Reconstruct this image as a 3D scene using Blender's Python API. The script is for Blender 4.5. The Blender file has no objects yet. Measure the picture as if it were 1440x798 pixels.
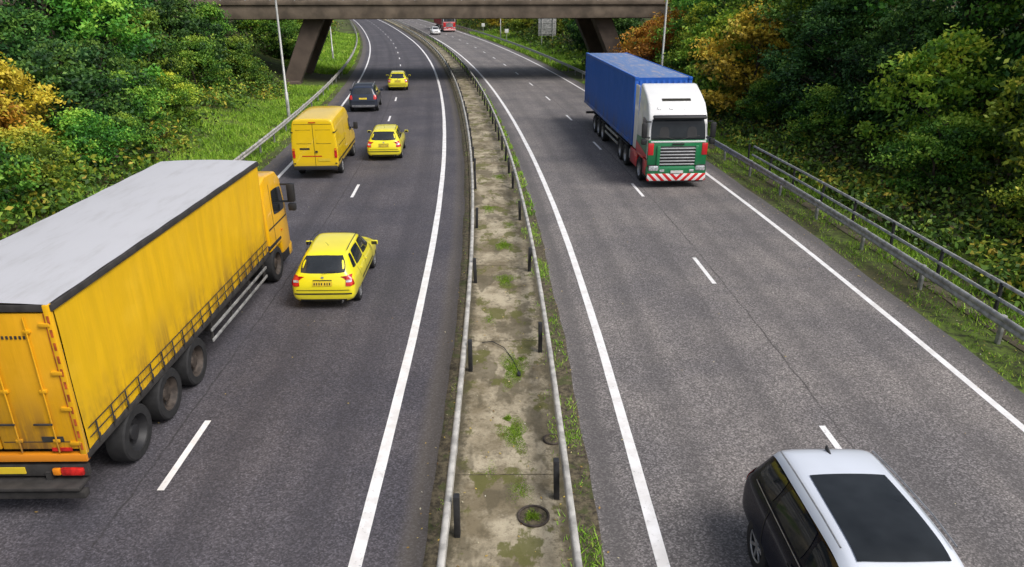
import bpy, bmesh, math, random
import numpy as np
from mathutils import Vector, Matrix
from mathutils.bvhtree import BVHTree
random.seed(7); rng = np.random.default_rng(11)
S = bpy.context.scene
col = S.collection

# ------------------------------------------------------------ node helpers
def link(nt, inp, v):
    if isinstance(v, bpy.types.NodeSocket): nt.links.new(v, inp)
    elif v is not None: inp.default_value = v
def c4(c): return (c[0], c[1], c[2], 1.0)
def math_(nt, op, a, b=None, c=None, clamp=False):
    n = nt.nodes.new('ShaderNodeMath'); n.operation = op; n.use_clamp = clamp
    link(nt, n.inputs[0], a)
    if b is not None: link(nt, n.inputs[1], b)
    if c is not None: link(nt, n.inputs[2], c)
    return n.outputs[0]
def mix(nt, f, a, b, blend='MIX'):
    n = nt.nodes.new('ShaderNodeMix'); n.data_type = 'RGBA'; n.blend_type = blend
    link(nt, n.inputs[0], f)
    link(nt, n.inputs[6], c4(a) if isinstance(a, tuple) else a)
    link(nt, n.inputs[7], c4(b) if isinstance(b, tuple) else b)
    return n.outputs[2]
def noise(nt, vec, scale, detail=3, rough=.55):
    n = nt.nodes.new('ShaderNodeTexNoise'); link(nt, n.inputs['Vector'], vec)
    n.inputs['Scale'].default_value = scale; n.inputs['Detail'].default_value = detail
    n.inputs['Roughness'].default_value = rough
    return n.outputs[0]
def vmul(nt, vec, s):
    n = nt.nodes.new('ShaderNodeVectorMath'); n.operation = 'MULTIPLY'
    link(nt, n.inputs[0], vec); n.inputs[1].default_value = s
    return n.outputs[0]
def step(nt, v, lo, hi):
    n = nt.nodes.new('ShaderNodeMapRange'); n.interpolation_type = 'SMOOTHSTEP'
    link(nt, n.inputs[0], v); n.inputs[1].default_value = lo; n.inputs[2].default_value = hi
    return n.outputs[0]
def obj_co(nt): return nt.nodes.new('ShaderNodeTexCoord').outputs['Object']
def geo_pos(nt): return nt.nodes.new('ShaderNodeNewGeometry').outputs['Position']
def uv_co(nt): return nt.nodes.new('ShaderNodeTexCoord').outputs['UV']
def sep(nt, v):
    n = nt.nodes.new('ShaderNodeSeparateXYZ'); link(nt, n.inputs[0], v); return n.outputs
def new_mat(name, rough=.7, metal=0.0):
    m = bpy.data.materials.new(name); m.use_nodes = True
    nt = m.node_tree; b = nt.nodes['Principled BSDF']
    b.inputs['Roughness'].default_value = rough; b.inputs['Metallic'].default_value = metal
    return m, nt, b
def bump(nt, b, h, strength=.3, dist=.02):
    n = nt.nodes.new('ShaderNodeBump'); n.inputs['Strength'].default_value = strength
    n.inputs['Distance'].default_value = dist
    link(nt, n.inputs['Height'], h); nt.links.new(n.outputs[0], b.inputs['Normal'])

def simple(name, c, rough=.6, metal=0., var=.25, scale=4., coat=0., bmp=0.):
    m, nt, b = new_mat(name, rough, metal)
    co = obj_co(nt); f = noise(nt, co, scale, 3)
    d = tuple(x*(1-var) for x in c); u = tuple(min(1, x*(1+var*.5)) for x in c)
    link(nt, b.inputs['Base Color'], mix(nt, step(nt, f, .3, .7), d, u))
    b.inputs['Coat Weight'].default_value = coat; b.inputs['Coat Roughness'].default_value = .06
    if bmp: bump(nt, b, noise(nt, co, scale*6, 3), bmp, .01)
    return m
def paint(name, c, rough=.38, dirt=.35, coat=.7, spec=.5):
    m, nt, b = new_mat(name, rough)
    co = obj_co(nt); z = sep(nt, co)[2]
    f = noise(nt, co, 3, 4)
    low = math_(nt, 'SUBTRACT', 1.0, step(nt, z, .25, .85))
    dm = math_(nt, 'MULTIPLY', math_(nt, 'MULTIPLY', low, dirt*1.8), f, clamp=True)
    base = mix(nt, step(nt, noise(nt, co, 1.2, 2), .3, .7), tuple(x*.93 for x in c), c)
    link(nt, b.inputs['Base Color'], mix(nt, dm, base, (.13, .11, .09)))
    link(nt, b.inputs['Roughness'], math_(nt, 'MULTIPLY_ADD', dm, .5, rough))
    b.inputs['Specular IOR Level'].default_value = spec
    b.inputs['Coat Weight'].default_value = coat; b.inputs['Coat Roughness'].default_value = .04
    return m

def asphalt(name, c, seams, tracks, warm, grit):
    m, nt, b = new_mat(name, .85)
    uv = uv_co(nt); pos = geo_pos(nt); u = sep(nt, uv)[0]
    v = nt.nodes.new('ShaderNodeTexVoronoi'); link(nt, v.inputs['Vector'], pos); v.inputs['Scale'].default_value = 42
    cell = sep(nt, v.outputs['Color'])[0]
    fine = noise(nt, pos, 22, 2, .75)
    big = noise(nt, pos, .35, 3, .6)
    streak = noise(nt, vmul(nt, uv, (1.6, .035, 1)), 1.0, 3, .55)
    base = mix(nt, step(nt, big, .3, .7), tuple(x*.84 for x in c), tuple(x*1.1 for x in warm))
    base = mix(nt, math_(nt, 'MULTIPLY', step(nt, streak, .35, .75), .4), base, tuple(x*.62 for x in c))
    lum = math_(nt, 'MULTIPLY_ADD', math_(nt, 'POWER', cell, 2.2), grit, 1-grit*.33)
    lum = math_(nt, 'MULTIPLY', lum, math_(nt, 'MULTIPLY_ADD', fine, 1.7, .15))
    n = nt.nodes.new('ShaderNodeVectorMath'); n.operation = 'SCALE'
    link(nt, n.inputs[0], base); link(nt, n.inputs['Scale'], lum); base = n.outputs[0]
    rag = noise(nt, pos, 1.7, 4, .75)
    wob = math_(nt, 'MULTIPLY_ADD', rag, .16, -.08)
    for s0, w, k in seams:
        d = math_(nt, 'ABSOLUTE', math_(nt, 'SUBTRACT', math_(nt, 'ADD', u, wob), s0))
        f = math_(nt, 'MULTIPLY', math_(nt, 'SUBTRACT', 1.0, step(nt, d, w*.2, w)), k)
        f = math_(nt, 'MULTIPLY', f, step(nt, math_(nt, 'ADD', math_(nt, 'MULTIPLY', big, .5), math_(nt, 'MULTIPLY', fine, .5)), .38, .58))
        base = mix(nt, f, base, (.022, .020, .020))
    for s0, w, k in tracks:
        d = math_(nt, 'ABSOLUTE', math_(nt, 'SUBTRACT', u, s0))
        f = math_(nt, 'MULTIPLY', math_(nt, 'SUBTRACT', 1.0, step(nt, d, w*.2, w)), abs(k))
        f = math_(nt, 'MULTIPLY', f, math_(nt, 'MULTIPLY_ADD', streak, .9, .4))
        base = mix(nt, f, base, tuple(x*.5 for x in c) if k > 0 else (.17, .145, .11))
    st = step(nt, rag, .66, .76)
    base = mix(nt, math_(nt, 'MULTIPLY', st, .45), base, tuple(x*.4 for x in c))
    link(nt, b.inputs['Base Color'], base)
    bump(nt, b, cell, .45, .006)
    return m
M = {}
M['asphL'] = asphalt('asphalt_dark', (.074, .070, .084), [(-6.15, .035, .8), (-2.75, .02, .4)],
                     [(-3.1, .4, .35), (-4.9, .4, .35), (-6.8, .4, .4), (-8.6, .4, .4), (-1.35, .4, -.45), (-10.3, .5, -.4)], (.088, .080, .088), 1.0)
M['asphR'] = asphalt('asphalt_light', (.160, .148, .148), [(6.2, .035, .8), (2.75, .02, .35)],
                     [(3.2, .45, .30), (5.0, .45, .30), (6.9, .45, .38), (8.6, .45, .38), (1.6, .35, .7), (10.4, .5, .8)], (.188, .170, .160), 1.15)
def line_mat():
    m, nt, b = new_mat('road_paint', .6)
    pos = geo_pos(nt)
    w = step(nt, noise(nt, pos, 14, 5, .8), .57, .67)
    w2 = step(nt, noise(nt, pos, 1.1, 3, .6), .35, .75)
    f = math_(nt, 'MULTIPLY', w, math_(nt, 'MULTIPLY_ADD', w2, .8, .2))
    c = mix(nt, step(nt, noise(nt, pos, 3, 3), .3, .7), (.70, .68, .66), (.86, .85, .85))
    link(nt, b.inputs['Base Color'], mix(nt, f, c, (.18, .17, .165)))
    return m
M['line'] = line_mat()
def conc_strip():
    m, nt, b = new_mat('median_concrete', .9)
    pos = geo_pos(nt); uv = uv_co(nt)
    a = noise(nt, pos, .9, 5, .7); d = noise(nt, pos, 6, 5, .75); e = noise(nt, pos, 45, 2, .7)
    base = mix(nt, step(nt, a, .36, .66), (.19, .155, .095), (.46, .40, .285))
    base = mix(nt, math_(nt, 'MULTIPLY', step(nt, d, .48, .66), .6), base, (.10, .08, .045))
    base = mix(nt, math_(nt, 'MULTIPLY', step(nt, e, .5, .75), .45), base, (.09, .08, .055))
    blot = noise(nt, vmul(nt, uv, (1.2, .55, 1)), .9, 4, .7)
    base = mix(nt, math_(nt, 'MULTIPLY', step(nt, blot, .50, .58), .65), base, (.085, .070, .040))
    moss = noise(nt, vmul(nt, uv, (1, .7, 2)), 1.35, 5, .7)
    base = mix(nt, math_(nt, 'MULTIPLY', step(nt, moss, .53, .59), .85), base, (.105, .105, .022))
    au = math_(nt, 'ABSOLUTE', sep(nt, uv)[0])
    edge = math_(nt, 'MULTIPLY', step(nt, math_(nt, 'MULTIPLY_ADD', d, .45, au), .88, 1.12), .85)
    base = mix(nt, edge, base, (.055, .046, .026))
    link(nt, b.inputs['Base Color'], base)
    bump(nt, b, d, .7, .02)
    return m
M['medconc'] = conc_strip()
def soil_mat():
    m, nt, b = new_mat('dirt_gutter', .95)
    pos = geo_pos(nt); d = noise(nt, pos, 9, 5, .75)
    base = mix(nt, step(nt, d, .35, .65), (.035, .028, .018), (.14, .115, .07))
    base = mix(nt, math_(nt, 'MULTIPLY', step(nt, noise(nt, pos, 2, 4, .7), .52, .62), .7), base, (.06, .075, .018))
    link(nt, b.inputs['Base Color'], base); bump(nt, b, d, .8, .03)
    return m
M['soil'] = soil_mat()
def ground_mat():
    m, nt, b = new_mat('bank_ground', .95)
    pos = geo_pos(nt)
    a = noise(nt, pos, .25, 4, .6); d = noise(nt, pos, 5, 5, .75)
    base = mix(nt, step(nt, a, .35, .6), (.11, .17, .02), (.065, .06, .02))
    base = mix(nt, step(nt, d, .42, .62), base, (.035, .04, .012))
    link(nt, b.inputs['Base Color'], base)
    return m
M['ground'] = ground_mat()
def leaf_mat(name, cols, trans=.22, gain=1.12):
    m, nt, b = new_mat(name, .55)
    cols = [tuple(min(.9, x*gain) for x in c) for c in cols]
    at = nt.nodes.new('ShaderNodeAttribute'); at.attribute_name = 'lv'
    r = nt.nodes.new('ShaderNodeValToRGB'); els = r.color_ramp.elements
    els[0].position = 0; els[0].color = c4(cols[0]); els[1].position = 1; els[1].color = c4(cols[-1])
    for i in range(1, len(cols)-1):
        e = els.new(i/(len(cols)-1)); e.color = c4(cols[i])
    oi = nt.nodes.new('ShaderNodeObjectInfo')
    nt.links.new(at.outputs['Fac'], r.inputs[0])
    hs = nt.nodes.new('ShaderNodeHueSaturation')
    link(nt, hs.inputs['Hue'], math_(nt, 'MULTIPLY_ADD', oi.outputs['Random'], .035, .482))
    link(nt, hs.inputs['Value'], math_(nt, 'MULTIPLY_ADD', oi.outputs['Random'], .6, .75))
    hs.inputs['Saturation'].default_value = .96
    nt.links.new(r.outputs[0], hs.inputs['Color'])
    nt.links.new(hs.outputs[0], b.inputs['Base Color'])
    b.inputs['Specular IOR Level'].default_value = .3
    t = nt.nodes.new('ShaderNodeBsdfTranslucent'); nt.links.new(hs.outputs[0], t.inputs[0])
    ms = nt.nodes.new('ShaderNodeMixShader'); ms.inputs[0].default_value = trans
    nt.links.new(b.outputs[0], ms.inputs[1]); nt.links.new(t.outputs[0], ms.inputs[2])
    nt.links.new(ms.outputs[0], nt.nodes['Material Output'].inputs[0])
    return m
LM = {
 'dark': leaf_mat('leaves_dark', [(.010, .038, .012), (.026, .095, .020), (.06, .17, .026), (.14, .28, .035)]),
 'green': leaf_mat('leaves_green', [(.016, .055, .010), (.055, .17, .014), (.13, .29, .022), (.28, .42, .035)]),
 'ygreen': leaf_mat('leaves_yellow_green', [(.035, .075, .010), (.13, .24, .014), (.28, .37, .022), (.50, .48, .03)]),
 'gold': leaf_mat('leaves_gold', [(.10, .09, .010), (.38, .27, .014), (.60, .43, .02), (.34, .38, .03)], .22, 1.1),
 'orange': leaf_mat('leaves_orange', [(.14, .075, .01), (.52, .25, .014), (.72, .40, .018), (.60, .50, .03)], .22, 1.05),
 'mixed': leaf_mat('leaves_undergrowth', [(.045, .030, .014), (.035, .07, .012), (.08, .16, .016), (.20, .28, .02), (.38, .27, .025)]),
 'grass': leaf_mat('grass_blades', [(.07, .12, .01), (.15, .27, .012), (.25, .40, .016), (.40, .44, .07)], .22, 1.1),
 'litter': leaf_mat('fallen_leaf', [(.10, .05, .02), (.40, .26, .06), (.55, .42, .08), (.5, .48, .38)], .05, 1.),
}
M['bark'] = simple('bark', (.09, .07, .05), .9, 0, .4, 6, 0, .5)
M['galv'] = simple('galvanised_steel', (.36, .36, .35), .55, .3, .4, 5, 0, .1)
M['railgrey'] = simple('weathered_rail', (.46, .445, .41), .65, .1, .4, 4, 0, .1)
M['post'] = simple('dark_post', (.022, .022, .024), .6, 0, .4, 10)
M['concrete'] = simple('bridge_concrete', (.155, .120, .088), .9, 0, .45, .7, 0, .25)
M['concdark'] = simple('bridge_concrete_dark', (.095, .070, .055), .9, 0, .4, .6, 0, .25)  # darker tone of the bridge concrete for soffit, slab, legs and plinths
M['lamp'] = simple('lamp_column_steel', (.42, .42, .40), .5, .3, .15, 2)
M['rubber'] = simple('tyre_rubber', (.018, .018, .019), .8, 0, .3, 9)
M['rim'] = simple('wheel_rim', (.36, .36, .37), .4, .5, .3, 8)
M['blackpl'] = simple('black_plastic', (.02, .02, .022), .55, 0, .2, 5)
M['chassis'] = simple('chassis_grime', (.035, .032, .030), .8, 0, .4, 5, 0, .2)
def glass_mat(name, spec):
    m, nt, b = new_mat(name, .05)
    co = obj_co(nt)
    link(nt, b.inputs['Base Color'], mix(nt, noise(nt, co, 2.5, 2), (.006, .008, .010), (.03, .035, .04)))
    b.inputs['Specular IOR Level'].default_value = spec
    return m
M['glass'] = glass_mat('tinted_glass', .75)
M['glassd'] = glass_mat('windscreen_glass', .30)
M['glassr'] = glass_mat('panoramic_roof_glass', .22)
M['redlamp'] = simple('rear_lamp_lens', (.60, .02, .015), .25, 0, .4, 12, .6)
M['amber'] = simple('amber_lens', (.8, .25, .01), .25, 0, .2, 12, .6)
M['clear'] = simple('headlamp_lens', (.62, .64, .66), .15, .3, .5, 14, .8)
M['plateY'] = simple('number_plate_yellow', (.72, .52, .03), .5, 0, .1, 3)
M['plateW'] = simple('number_plate_white', (.7, .7, .68), .5, 0, .1, 3)
M['seam'] = simple('panel_gap', (.02, .018, .01), .8)
M['yellow'] = paint('paint_yellow', (.88, .77, .010), .32, .25, .9)
M['vanyellow'] = paint('paint_van_yellow', (.88, .58, .004))
M['cabyellow'] = paint('paint_cab_yellow', (.84, .45, .004))
M['black'] = paint('paint_black', (.003, .005, .014), .22, .04, .12, .15)
M['charcoal'] = paint('paint_charcoal', (.02, .028, .05), .3, .3, .3)
M['white'] = paint('paint_white', (.80, .80, .79))
M['green'] = paint('paint_green', (.008, .19, .065), .35, .2)
M['red'] = paint('paint_red', (.62, .014, .02), .35, .2)
M['silver'] = paint('paint_silver_roof', (.66, .70, .77), .3, 0, .5)
M['slat'] = simple('grille_slat_silver', (.50, .51, .52), .4, .3, .15, 5)
def curtain_mat(name, c, dirtc):
    m, nt, b = new_mat(name, .5)
    co = obj_co(nt)
    s = noise(nt, vmul(nt, co, (3, 3.2, .22)), 1.6, 5, .7)
    s2 = noise(nt, co, 1.1, 4, .65)
    z = sep(nt, co)[2]
    low = math_(nt, 'SUBTRACT', 1.0, step(nt, z, 1.0, 2.4))
    base = mix(nt, step(nt, s, .35, .7), tuple(x*.82 for x in c), c)
    base = mix(nt, math_(nt, 'MULTIPLY', step(nt, s2, .5, .7), .35), base, tuple(min(1, x*1.15+.02) for x in c))
    f = math_(nt, 'MULTIPLY', math_(nt, 'ADD', math_(nt, 'MULTIPLY', low, .9), .12), step(nt, math_(nt, 'ADD', math_(nt, 'MULTIPLY', s, .6), math_(nt, 'MULTIPLY', s2, .4)), .40, .62))
    link(nt, b.inputs['Base Color'], mix(nt, f, base, dirtc))
    bump(nt, b, s, .25, .03)
    return m
M['curtain'] = curtain_mat('yellow_curtain', (.88, .52, .004), (.24, .13, .02))
M['rearpanel'] = curtain_mat('yellow_rear_doors', (.86, .43, .004), (.22, .11, .03))
M['contblue'] = curtain_mat('container_blue', (.008, .12, .55), (.07, .08, .12))
M['contred'] = curtain_mat('trailer_red', (.45, .02, .03), (.1, .06, .05))
def roofmat(name, c, d):
    m, nt, b = new_mat(name, .6)
    co = obj_co(nt)
    s = noise(nt, vmul(nt, co, (2.5, .5, 1)), 1.5, 5, .7)
    link(nt, b.inputs['Base Color'], mix(nt, step(nt, s, .45, .8), c, d))
    return m
M['roofgrey'] = roofmat('trailer_roof', (.50, .50, .52), (.41, .405, .41))
M['controof'] = roofmat('container_roof', (.13, .22, .42), (.46, .38, .34))
def chev_mat():
    m, nt, b = new_mat('chevron_red_white', .4)
    s = sep(nt, obj_co(nt))
    ax = math_(nt, 'ABSOLUTE', s[0])
    f = math_(nt, 'FRACT', math_(nt, 'MULTIPLY', math_(nt, 'SUBTRACT', ax, s[2]), 3.2))
    f = math_(nt, 'GREATER_THAN', f, .5)
    link(nt, b.inputs['Base Color'], mix(nt, f, (.8, .79, .77), (.65, .015, .02)))
    return m
M['chev'] = chev_mat()
M['orangef'] = paint('paint_orange_frame', (.72, .25, .01), .45)
M['redseal'] = simple('faded_red_tape', (.50, .10, .02), .6, 0, .5, 9)
M['dirtyrim'] = simple('grimy_steel_rim', (.07, .055, .045), .7, .2, .5, 9)

# ------------------------------------------------------------ alignment
kd = [-200, 0, 8, 16, 25, 40, 63, 96, 134, 228, 450, 900, 1700]
ks = [0, 0, -.008, -.022, -.052, -.085, -.12, -.165, -.21, -.25, -.42, -.6, -.7]
Dg = np.arange(-200, 1600, .5)
sl = np.interp(Dg, kd, ks)
pad = np.concatenate([np.full(10, sl[0]), sl, np.full(10, sl[-1])])
sl = np.convolve(pad, np.ones(21)/21, 'valid')
Cg = np.cumsum(sl)*.5; Cg -= np.interp(0, Dg, Cg)
def slope(D): return np.interp(D, Dg, sl)
def cen(D): return np.interp(D, Dg, Cg)
def P(D, off, z=0.):
    D = np.asarray(D, float); m = slope(D); n = np.sqrt(1+m*m)
    x = cen(D)+off/n; y = D-m*off/n
    return np.stack(np.broadcast_arrays(x, y, z), -1)
def sm(t):
    t = np.clip(t, 0, 1); return t*t*(3-2*t)
def wav(x, y): return (np.sin(x*.31+1.3*np.sin(y*.17))+np.sin(y*.23+2.1+np.sin(x*.4))+.6*np.sin(x*.9+y*.7)+.5*np.sin(y*1.1-x*.6))/3.1
def bank(D, off):
    a = np.abs(off); t = (a-12.8)/19.
    return 6.2*sm(t)+.35*wav(np.asarray(off)*1.4, np.asarray(D)*1.1)*np.clip((a-13)/3, 0, 1)

# ------------------------------------------------------------ mesh helpers
def add(name, me, mats, parent=None, smooth=False):
    ob = bpy.data.objects.new(name, me); col.objects.link(ob)
    for m in (mats if isinstance(mats, (list, tuple)) else [mats]): me.materials.append(m)
    if parent: ob.parent = parent
    if smooth: me.polygons.foreach_set('use_smooth', [True]*len(me.polygons))
    return ob
def np_mesh(name, V, F, lv=None, mi=None, uv=None):
    me = bpy.data.meshes.new(name); k = F.shape[1]
    me.vertices.add(len(V)); me.vertices.foreach_set('co', np.ascontiguousarray(V, dtype=np.float32).ravel())
    me.loops.add(F.size); me.loops.foreach_set('vertex_index', F.astype(np.int32).ravel())
    me.polygons.add(len(F)); me.polygons.foreach_set('loop_start', np.arange(0, F.size, k, dtype=np.int32))
    if mi is not None: me.polygons.foreach_set('material_index', mi.astype(np.int32))
    if lv is not None:
        a = me.attributes.new('lv', 'FLOAT', 'FACE'); a.data.foreach_set('value', lv.astype(np.float32))
    if uv is not None:
        l = me.uv_layers.new(name='UVMap'); l.data.foreach_set('uv', uv[F.ravel()].astype(np.float32).ravel())
    me.update(calc_edges=True); me.validate(); return me
def grid_faces(nr, nc):
    i = np.arange(nr-1)[:, None]*nc+np.arange(nc-1)[None]
    i = i.ravel(); return np.stack([i, i+1, i+nc+1, i+nc], -1)
def strip(name, offs, D0, D1, z, mat, stepD=1.0, jitter=0):
    n = max(2, int((D1-D0)/stepD)+1); Ds = np.linspace(D0, D1, n); offs = np.array(offs, float)
    DD, OO = np.meshgrid(Ds, offs, indexing='ij')
    O2 = OO.copy()
    if jitter:
        O2[:, 0] += jitter*wav(Ds*3.1, Ds*1.7+offs[0]); O2[:, -1] += jitter*wav(Ds*2.7+5, Ds*2.1)
    V = P(DD, O2, z).reshape(-1, 3); uv = np.stack([OO.ravel(), DD.ravel()], -1)
    return add(name, np_mesh(name, V, grid_faces(n, len(offs)), uv=uv), mat)
def sweep(name, off, D0, D1, prof, mat, stepD=1.0, parent=None):
    n = int((D1-D0)/stepD)+1; Ds = np.linspace(D0, D1, n); prof = np.array(prof+[prof[0]], float)
    V = np.concatenate([P(Ds, off+p[0], p[1])[:, None] for p in prof], 1).reshape(-1, 3)
    return add(name, np_mesh(name, V, grid_faces(n, len(prof))), mat, parent)
def box(name, par, c, s, mat, bev=0., rot=None, seg=2):
    bm = bmesh.new(); bmesh.ops.create_cube(bm, size=1)
    for v in bm.verts: v.co = Vector((v.co.x*s[0], v.co.y*s[1], v.co.z*s[2]))
    if bev: bmesh.ops.bevel(bm, geom=bm.edges[:], offset=bev, segments=seg, affect='EDGES', profile=.5)
    if rot: bmesh.ops.rotate(bm, verts=bm.verts, cent=(0, 0, 0), matrix=Matrix.Rotation(rot[1], 3, rot[0]))
    bmesh.ops.translate(bm, verts=bm.verts, vec=c)
    me = bpy.data.meshes.new(name); bm.to_mesh(me); bm.free()
    ob = add(name, me, mat, par)
    if bev: me.polygons.foreach_set('use_smooth', [True]*len(me.polygons)); me.set_sharp_from_angle(angle=math.radians(35))
    return ob
def prof(name, par, yz, hw, mat, bev=.04, taper=None, x0=None):
    bm = bmesh.new(); xa, xb = (-hw, hw) if x0 is None else (x0, hw)
    A = [bm.verts.new((xa, y, z)) for y, z in yz]; B = [bm.verts.new((xb, y, z)) for y, z in yz]
    n = len(yz); bm.faces.new(A); bm.faces.new(B[::-1])
    for i in range(n): bm.faces.new((A[i], B[i], B[(i+1) % n], A[(i+1) % n]))
    bmesh.ops.recalc_face_normals(bm, faces=bm.faces)
    if taper:
        for v in bm.verts: v.co.x *= taper(v.co.z, v.co.y)
    if bev: bmesh.ops.bevel(bm, geom=bm.edges[:], offset=bev, segments=3, affect='EDGES', profile=.5, clamp_overlap=True)
    me = bpy.data.meshes.new(name); bm.to_mesh(me); bm.free()
    ob = add(name, me, mat, par, True); me.set_sharp_from_angle(angle=math.radians(32)); return ob
def tube_np(path, rad, sides=6):
    path = np.array(path, float); n = len(path); rad = np.broadcast_to(rad, (n,))
    T = np.gradient(path, axis=0); T /= np.linalg.norm(T, axis=1)[:, None]+1e-9
    ref = np.array([.3, .9, .1]) if abs(T[0, 2]) > .8 else np.array([0, 0, 1.])
    A = np.cross(T, ref); A /= np.linalg.norm(A, axis=1)[:, None]+1e-9; B = np.cross(T, A)
    th = np.linspace(0, 2*math.pi, sides+1)
    V = path[:, None]+rad[:, None, None]*(np.cos(th)[None, :, None]*A[:, None]+np.sin(th)[None, :, None]*B[:, None])
    return V.reshape(-1, 3), grid_faces(n, sides+1)
def tube(name, par, path, rad, mat, sides=10):
    V, F = tube_np(path, rad, sides); return add(name, np_mesh(name, V, F), mat, par, True)
def lathe(name, par, c, pr, mat, n=36, axis='X'):
    th = np.linspace(0, 2*math.pi, n+1); pr = np.array(pr, float)
    a = np.repeat(pr[:, 0][:, None], n+1, 1); ry = pr[:, 1][:, None]*np.cos(th); rz = pr[:, 1][:, None]*np.sin(th)
    V = np.stack([a, ry, rz], -1) if axis == 'X' else np.stack([ry, rz, a], -1)
    V = V.reshape(-1, 3)+np.array(c)
    ob = add(name, np_mesh(name, V, grid_faces(len(pr), n+1)), mat, par, True)
    ob.data.set_sharp_from_angle(angle=math.radians(35)); return ob
def wheel(par, x, y, r, w, spokes=5, rimr=.64, truck=False, rimmat=None):
    s = 1 if x > 0 else -1; rimmat = rimmat or M['rim']
    R = r*rimr
    lathe('tyre', par, (x, y, r), [(-w/2*s, R*.9), (-w/2*s, r*.9), (-w*.42*s, r*.985), (-w*.2*s, r), (w*.2*s, r), (w*.42*s, r*.985), (w/2*s, r*.93), (w/2*s, R*1.02), (w*.44*s, R)], M['rubber'])
    if truck:
        lathe('rim', par, (x, y, r), [(w*.44*s, R), (w*.30*s, R*.93), (w*.1*s, R*.85), (w*.05*s, R*.5), (w*.3*s, R*.42), (w*.34*s, R*.3), (w*.34*s, .0)], rimmat)
        for k in range(8):
            a = k*math.pi/4
            lathe('hole', par, (x+w*.09*s, y+math.cos(a)*R*.68, r+math.sin(a)*R*.68), [(0, R*.09), (s*.012, 0.0)], M['blackpl'], 8)
    else:
        lathe('rim_barrel', par, (x, y, r), [(w*.44*s, R), (w*.38*s, R*.94), (-w*.1*s, R*.9), (-w*.12*s, 0)], M['blackpl'])
        lathe('rim_edge', par, (x, y, r), [(w*.44*s, R*1.0), (w*.47*s, R*.97), (w*.40*s, R*.90)], rimmat)
        lathe('hub', par, (x, y, r), [(w*.30*s, R*.22), (w*.36*s, R*.18), (w*.37*s, 0)], rimmat, 16)
        for k in range(spokes):
            a = 2*math.pi*k/spokes+.3
            bx = box('spoke', par, (0, 0, 0), (w*.12, R*.2, R*.95), rimmat, .008)
            bx.matrix_local = Matrix.Translation((x+w*.36*s, y, r)) @ Matrix.Rotation(a, 4, 'X') @ Matrix.Translation((0, 0, R*.48))
def root(name, D, off, flip=False, yaw=0., z=.012):
    e = bpy.data.objects.new(name, None); col.objects.link(e)
    p = P(D, off, z); e.location = tuple(p)
    e.rotation_euler = (0, 0, -math.atan(float(slope(D)))+(math.pi if flip else 0)+yaw); e.empty_display_size = .5
    return e

# ------------------------------------------------------------ lofted car bodies
def loft_body(par, st, mat, arches, R, k5=.93, e6=.07, k7=.82, arch_in=.5, sub=2):
    bm = bmesh.new(); rings = []
    for (y, w, zb, zl, wt, zt) in st:
        h = zl-zb
        half = [(0, zb), (.8*w, zb), (.975*w, zb+.09*min(1, h/.4)), (w, zb+.42*h), (w*.992, zb+.8*h), (w*k5, zl), (wt, max(zt-e6, zl+.01)), (wt*k7, zt-.012), (wt*.4, zt-.002), (0, zt)]
        full = half+[(-a, b) for a, b in half[-2:0:-1]]
        rings.append([bm.verts.new((a, y, b)) for a, b in full])
    n = len(rings[0])
    for i in range(len(rings)-1):
        for j in range(n):
            bm.faces.new((rings[i][j], rings[i][(j+1) % n], rings[i+1][(j+1) % n], rings[i+1][j]))
    bm.faces.new(rings[0][::-1]); bm.faces.new(rings[-1])
    bmesh.ops.recalc_face_normals(bm, faces=bm.faces)
    me = bpy.data.meshes.new('body'); bm.to_mesh(me); bm.free()
    ob = add('body', me, [mat, M['blackpl']], par, True)
    md = ob.modifiers.new('s', 'SUBSURF'); md.levels = sub; md.render_levels = sub
    cuts = []
    for y in arches:
        for s in (-1, 1):
            b2 = bmesh.new(); bmesh.ops.create_cone(b2, cap_ends=True, segments=40, radius1=R, radius2=R, depth=.8)
            bmesh.ops.rotate(b2, verts=b2.verts, cent=(0, 0, 0), matrix=Matrix.Rotation(math.pi/2, 3, 'Y'))
            bmesh.ops.translate(b2, verts=b2.verts, vec=(s*(arch_in+.45), y, R-.06))
            for f in b2.faces: f.material_index = 1
            m2 = bpy.data.meshes.new('c'); b2.to_mesh(m2); b2.free()
            c = add('cut', m2, [mat, M['blackpl']]); cuts.append(c)
            bo = ob.modifiers.new('b', 'BOOLEAN'); bo.operation = 'DIFFERENCE'; bo.object = c; bo.solver = 'EXACT'
    bpy.context.view_layer.update()
    dg = bpy.context.evaluated_depsgraph_get()
    me2 = bpy.data.meshes.new_from_object(ob.evaluated_get(dg))
    ob.modifiers.clear(); ob.data = me2
    me2.polygons.foreach_set('use_smooth', [True]*len(me2.polygons)); me2.set_sharp_from_angle(angle=math.radians(38))
    for c in cuts: bpy.data.objects.remove(c)
    return ob
def bvh_of(ob):
    me = ob.data
    return BVHTree.FromPolygons([v.co.copy() for v in me.vertices], [list(p.vertices) for p in me.polygons])
AX = {'rear': lambda a, b: (Vector((a, -9, b)), Vector((0, 1, 0))), 'front': lambda a, b: (Vector((a, 19, b)), Vector((0, -1, 0))),
      'right': lambda a, b: (Vector((9, a, b)), Vector((-1, 0, 0))), 'left': lambda a, b: (Vector((-9, a, b)), Vector((1, 0, 0))),
      'top': lambda a, b: (Vector((a, b, 9)), Vector((0, 0, -1)))}
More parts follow.
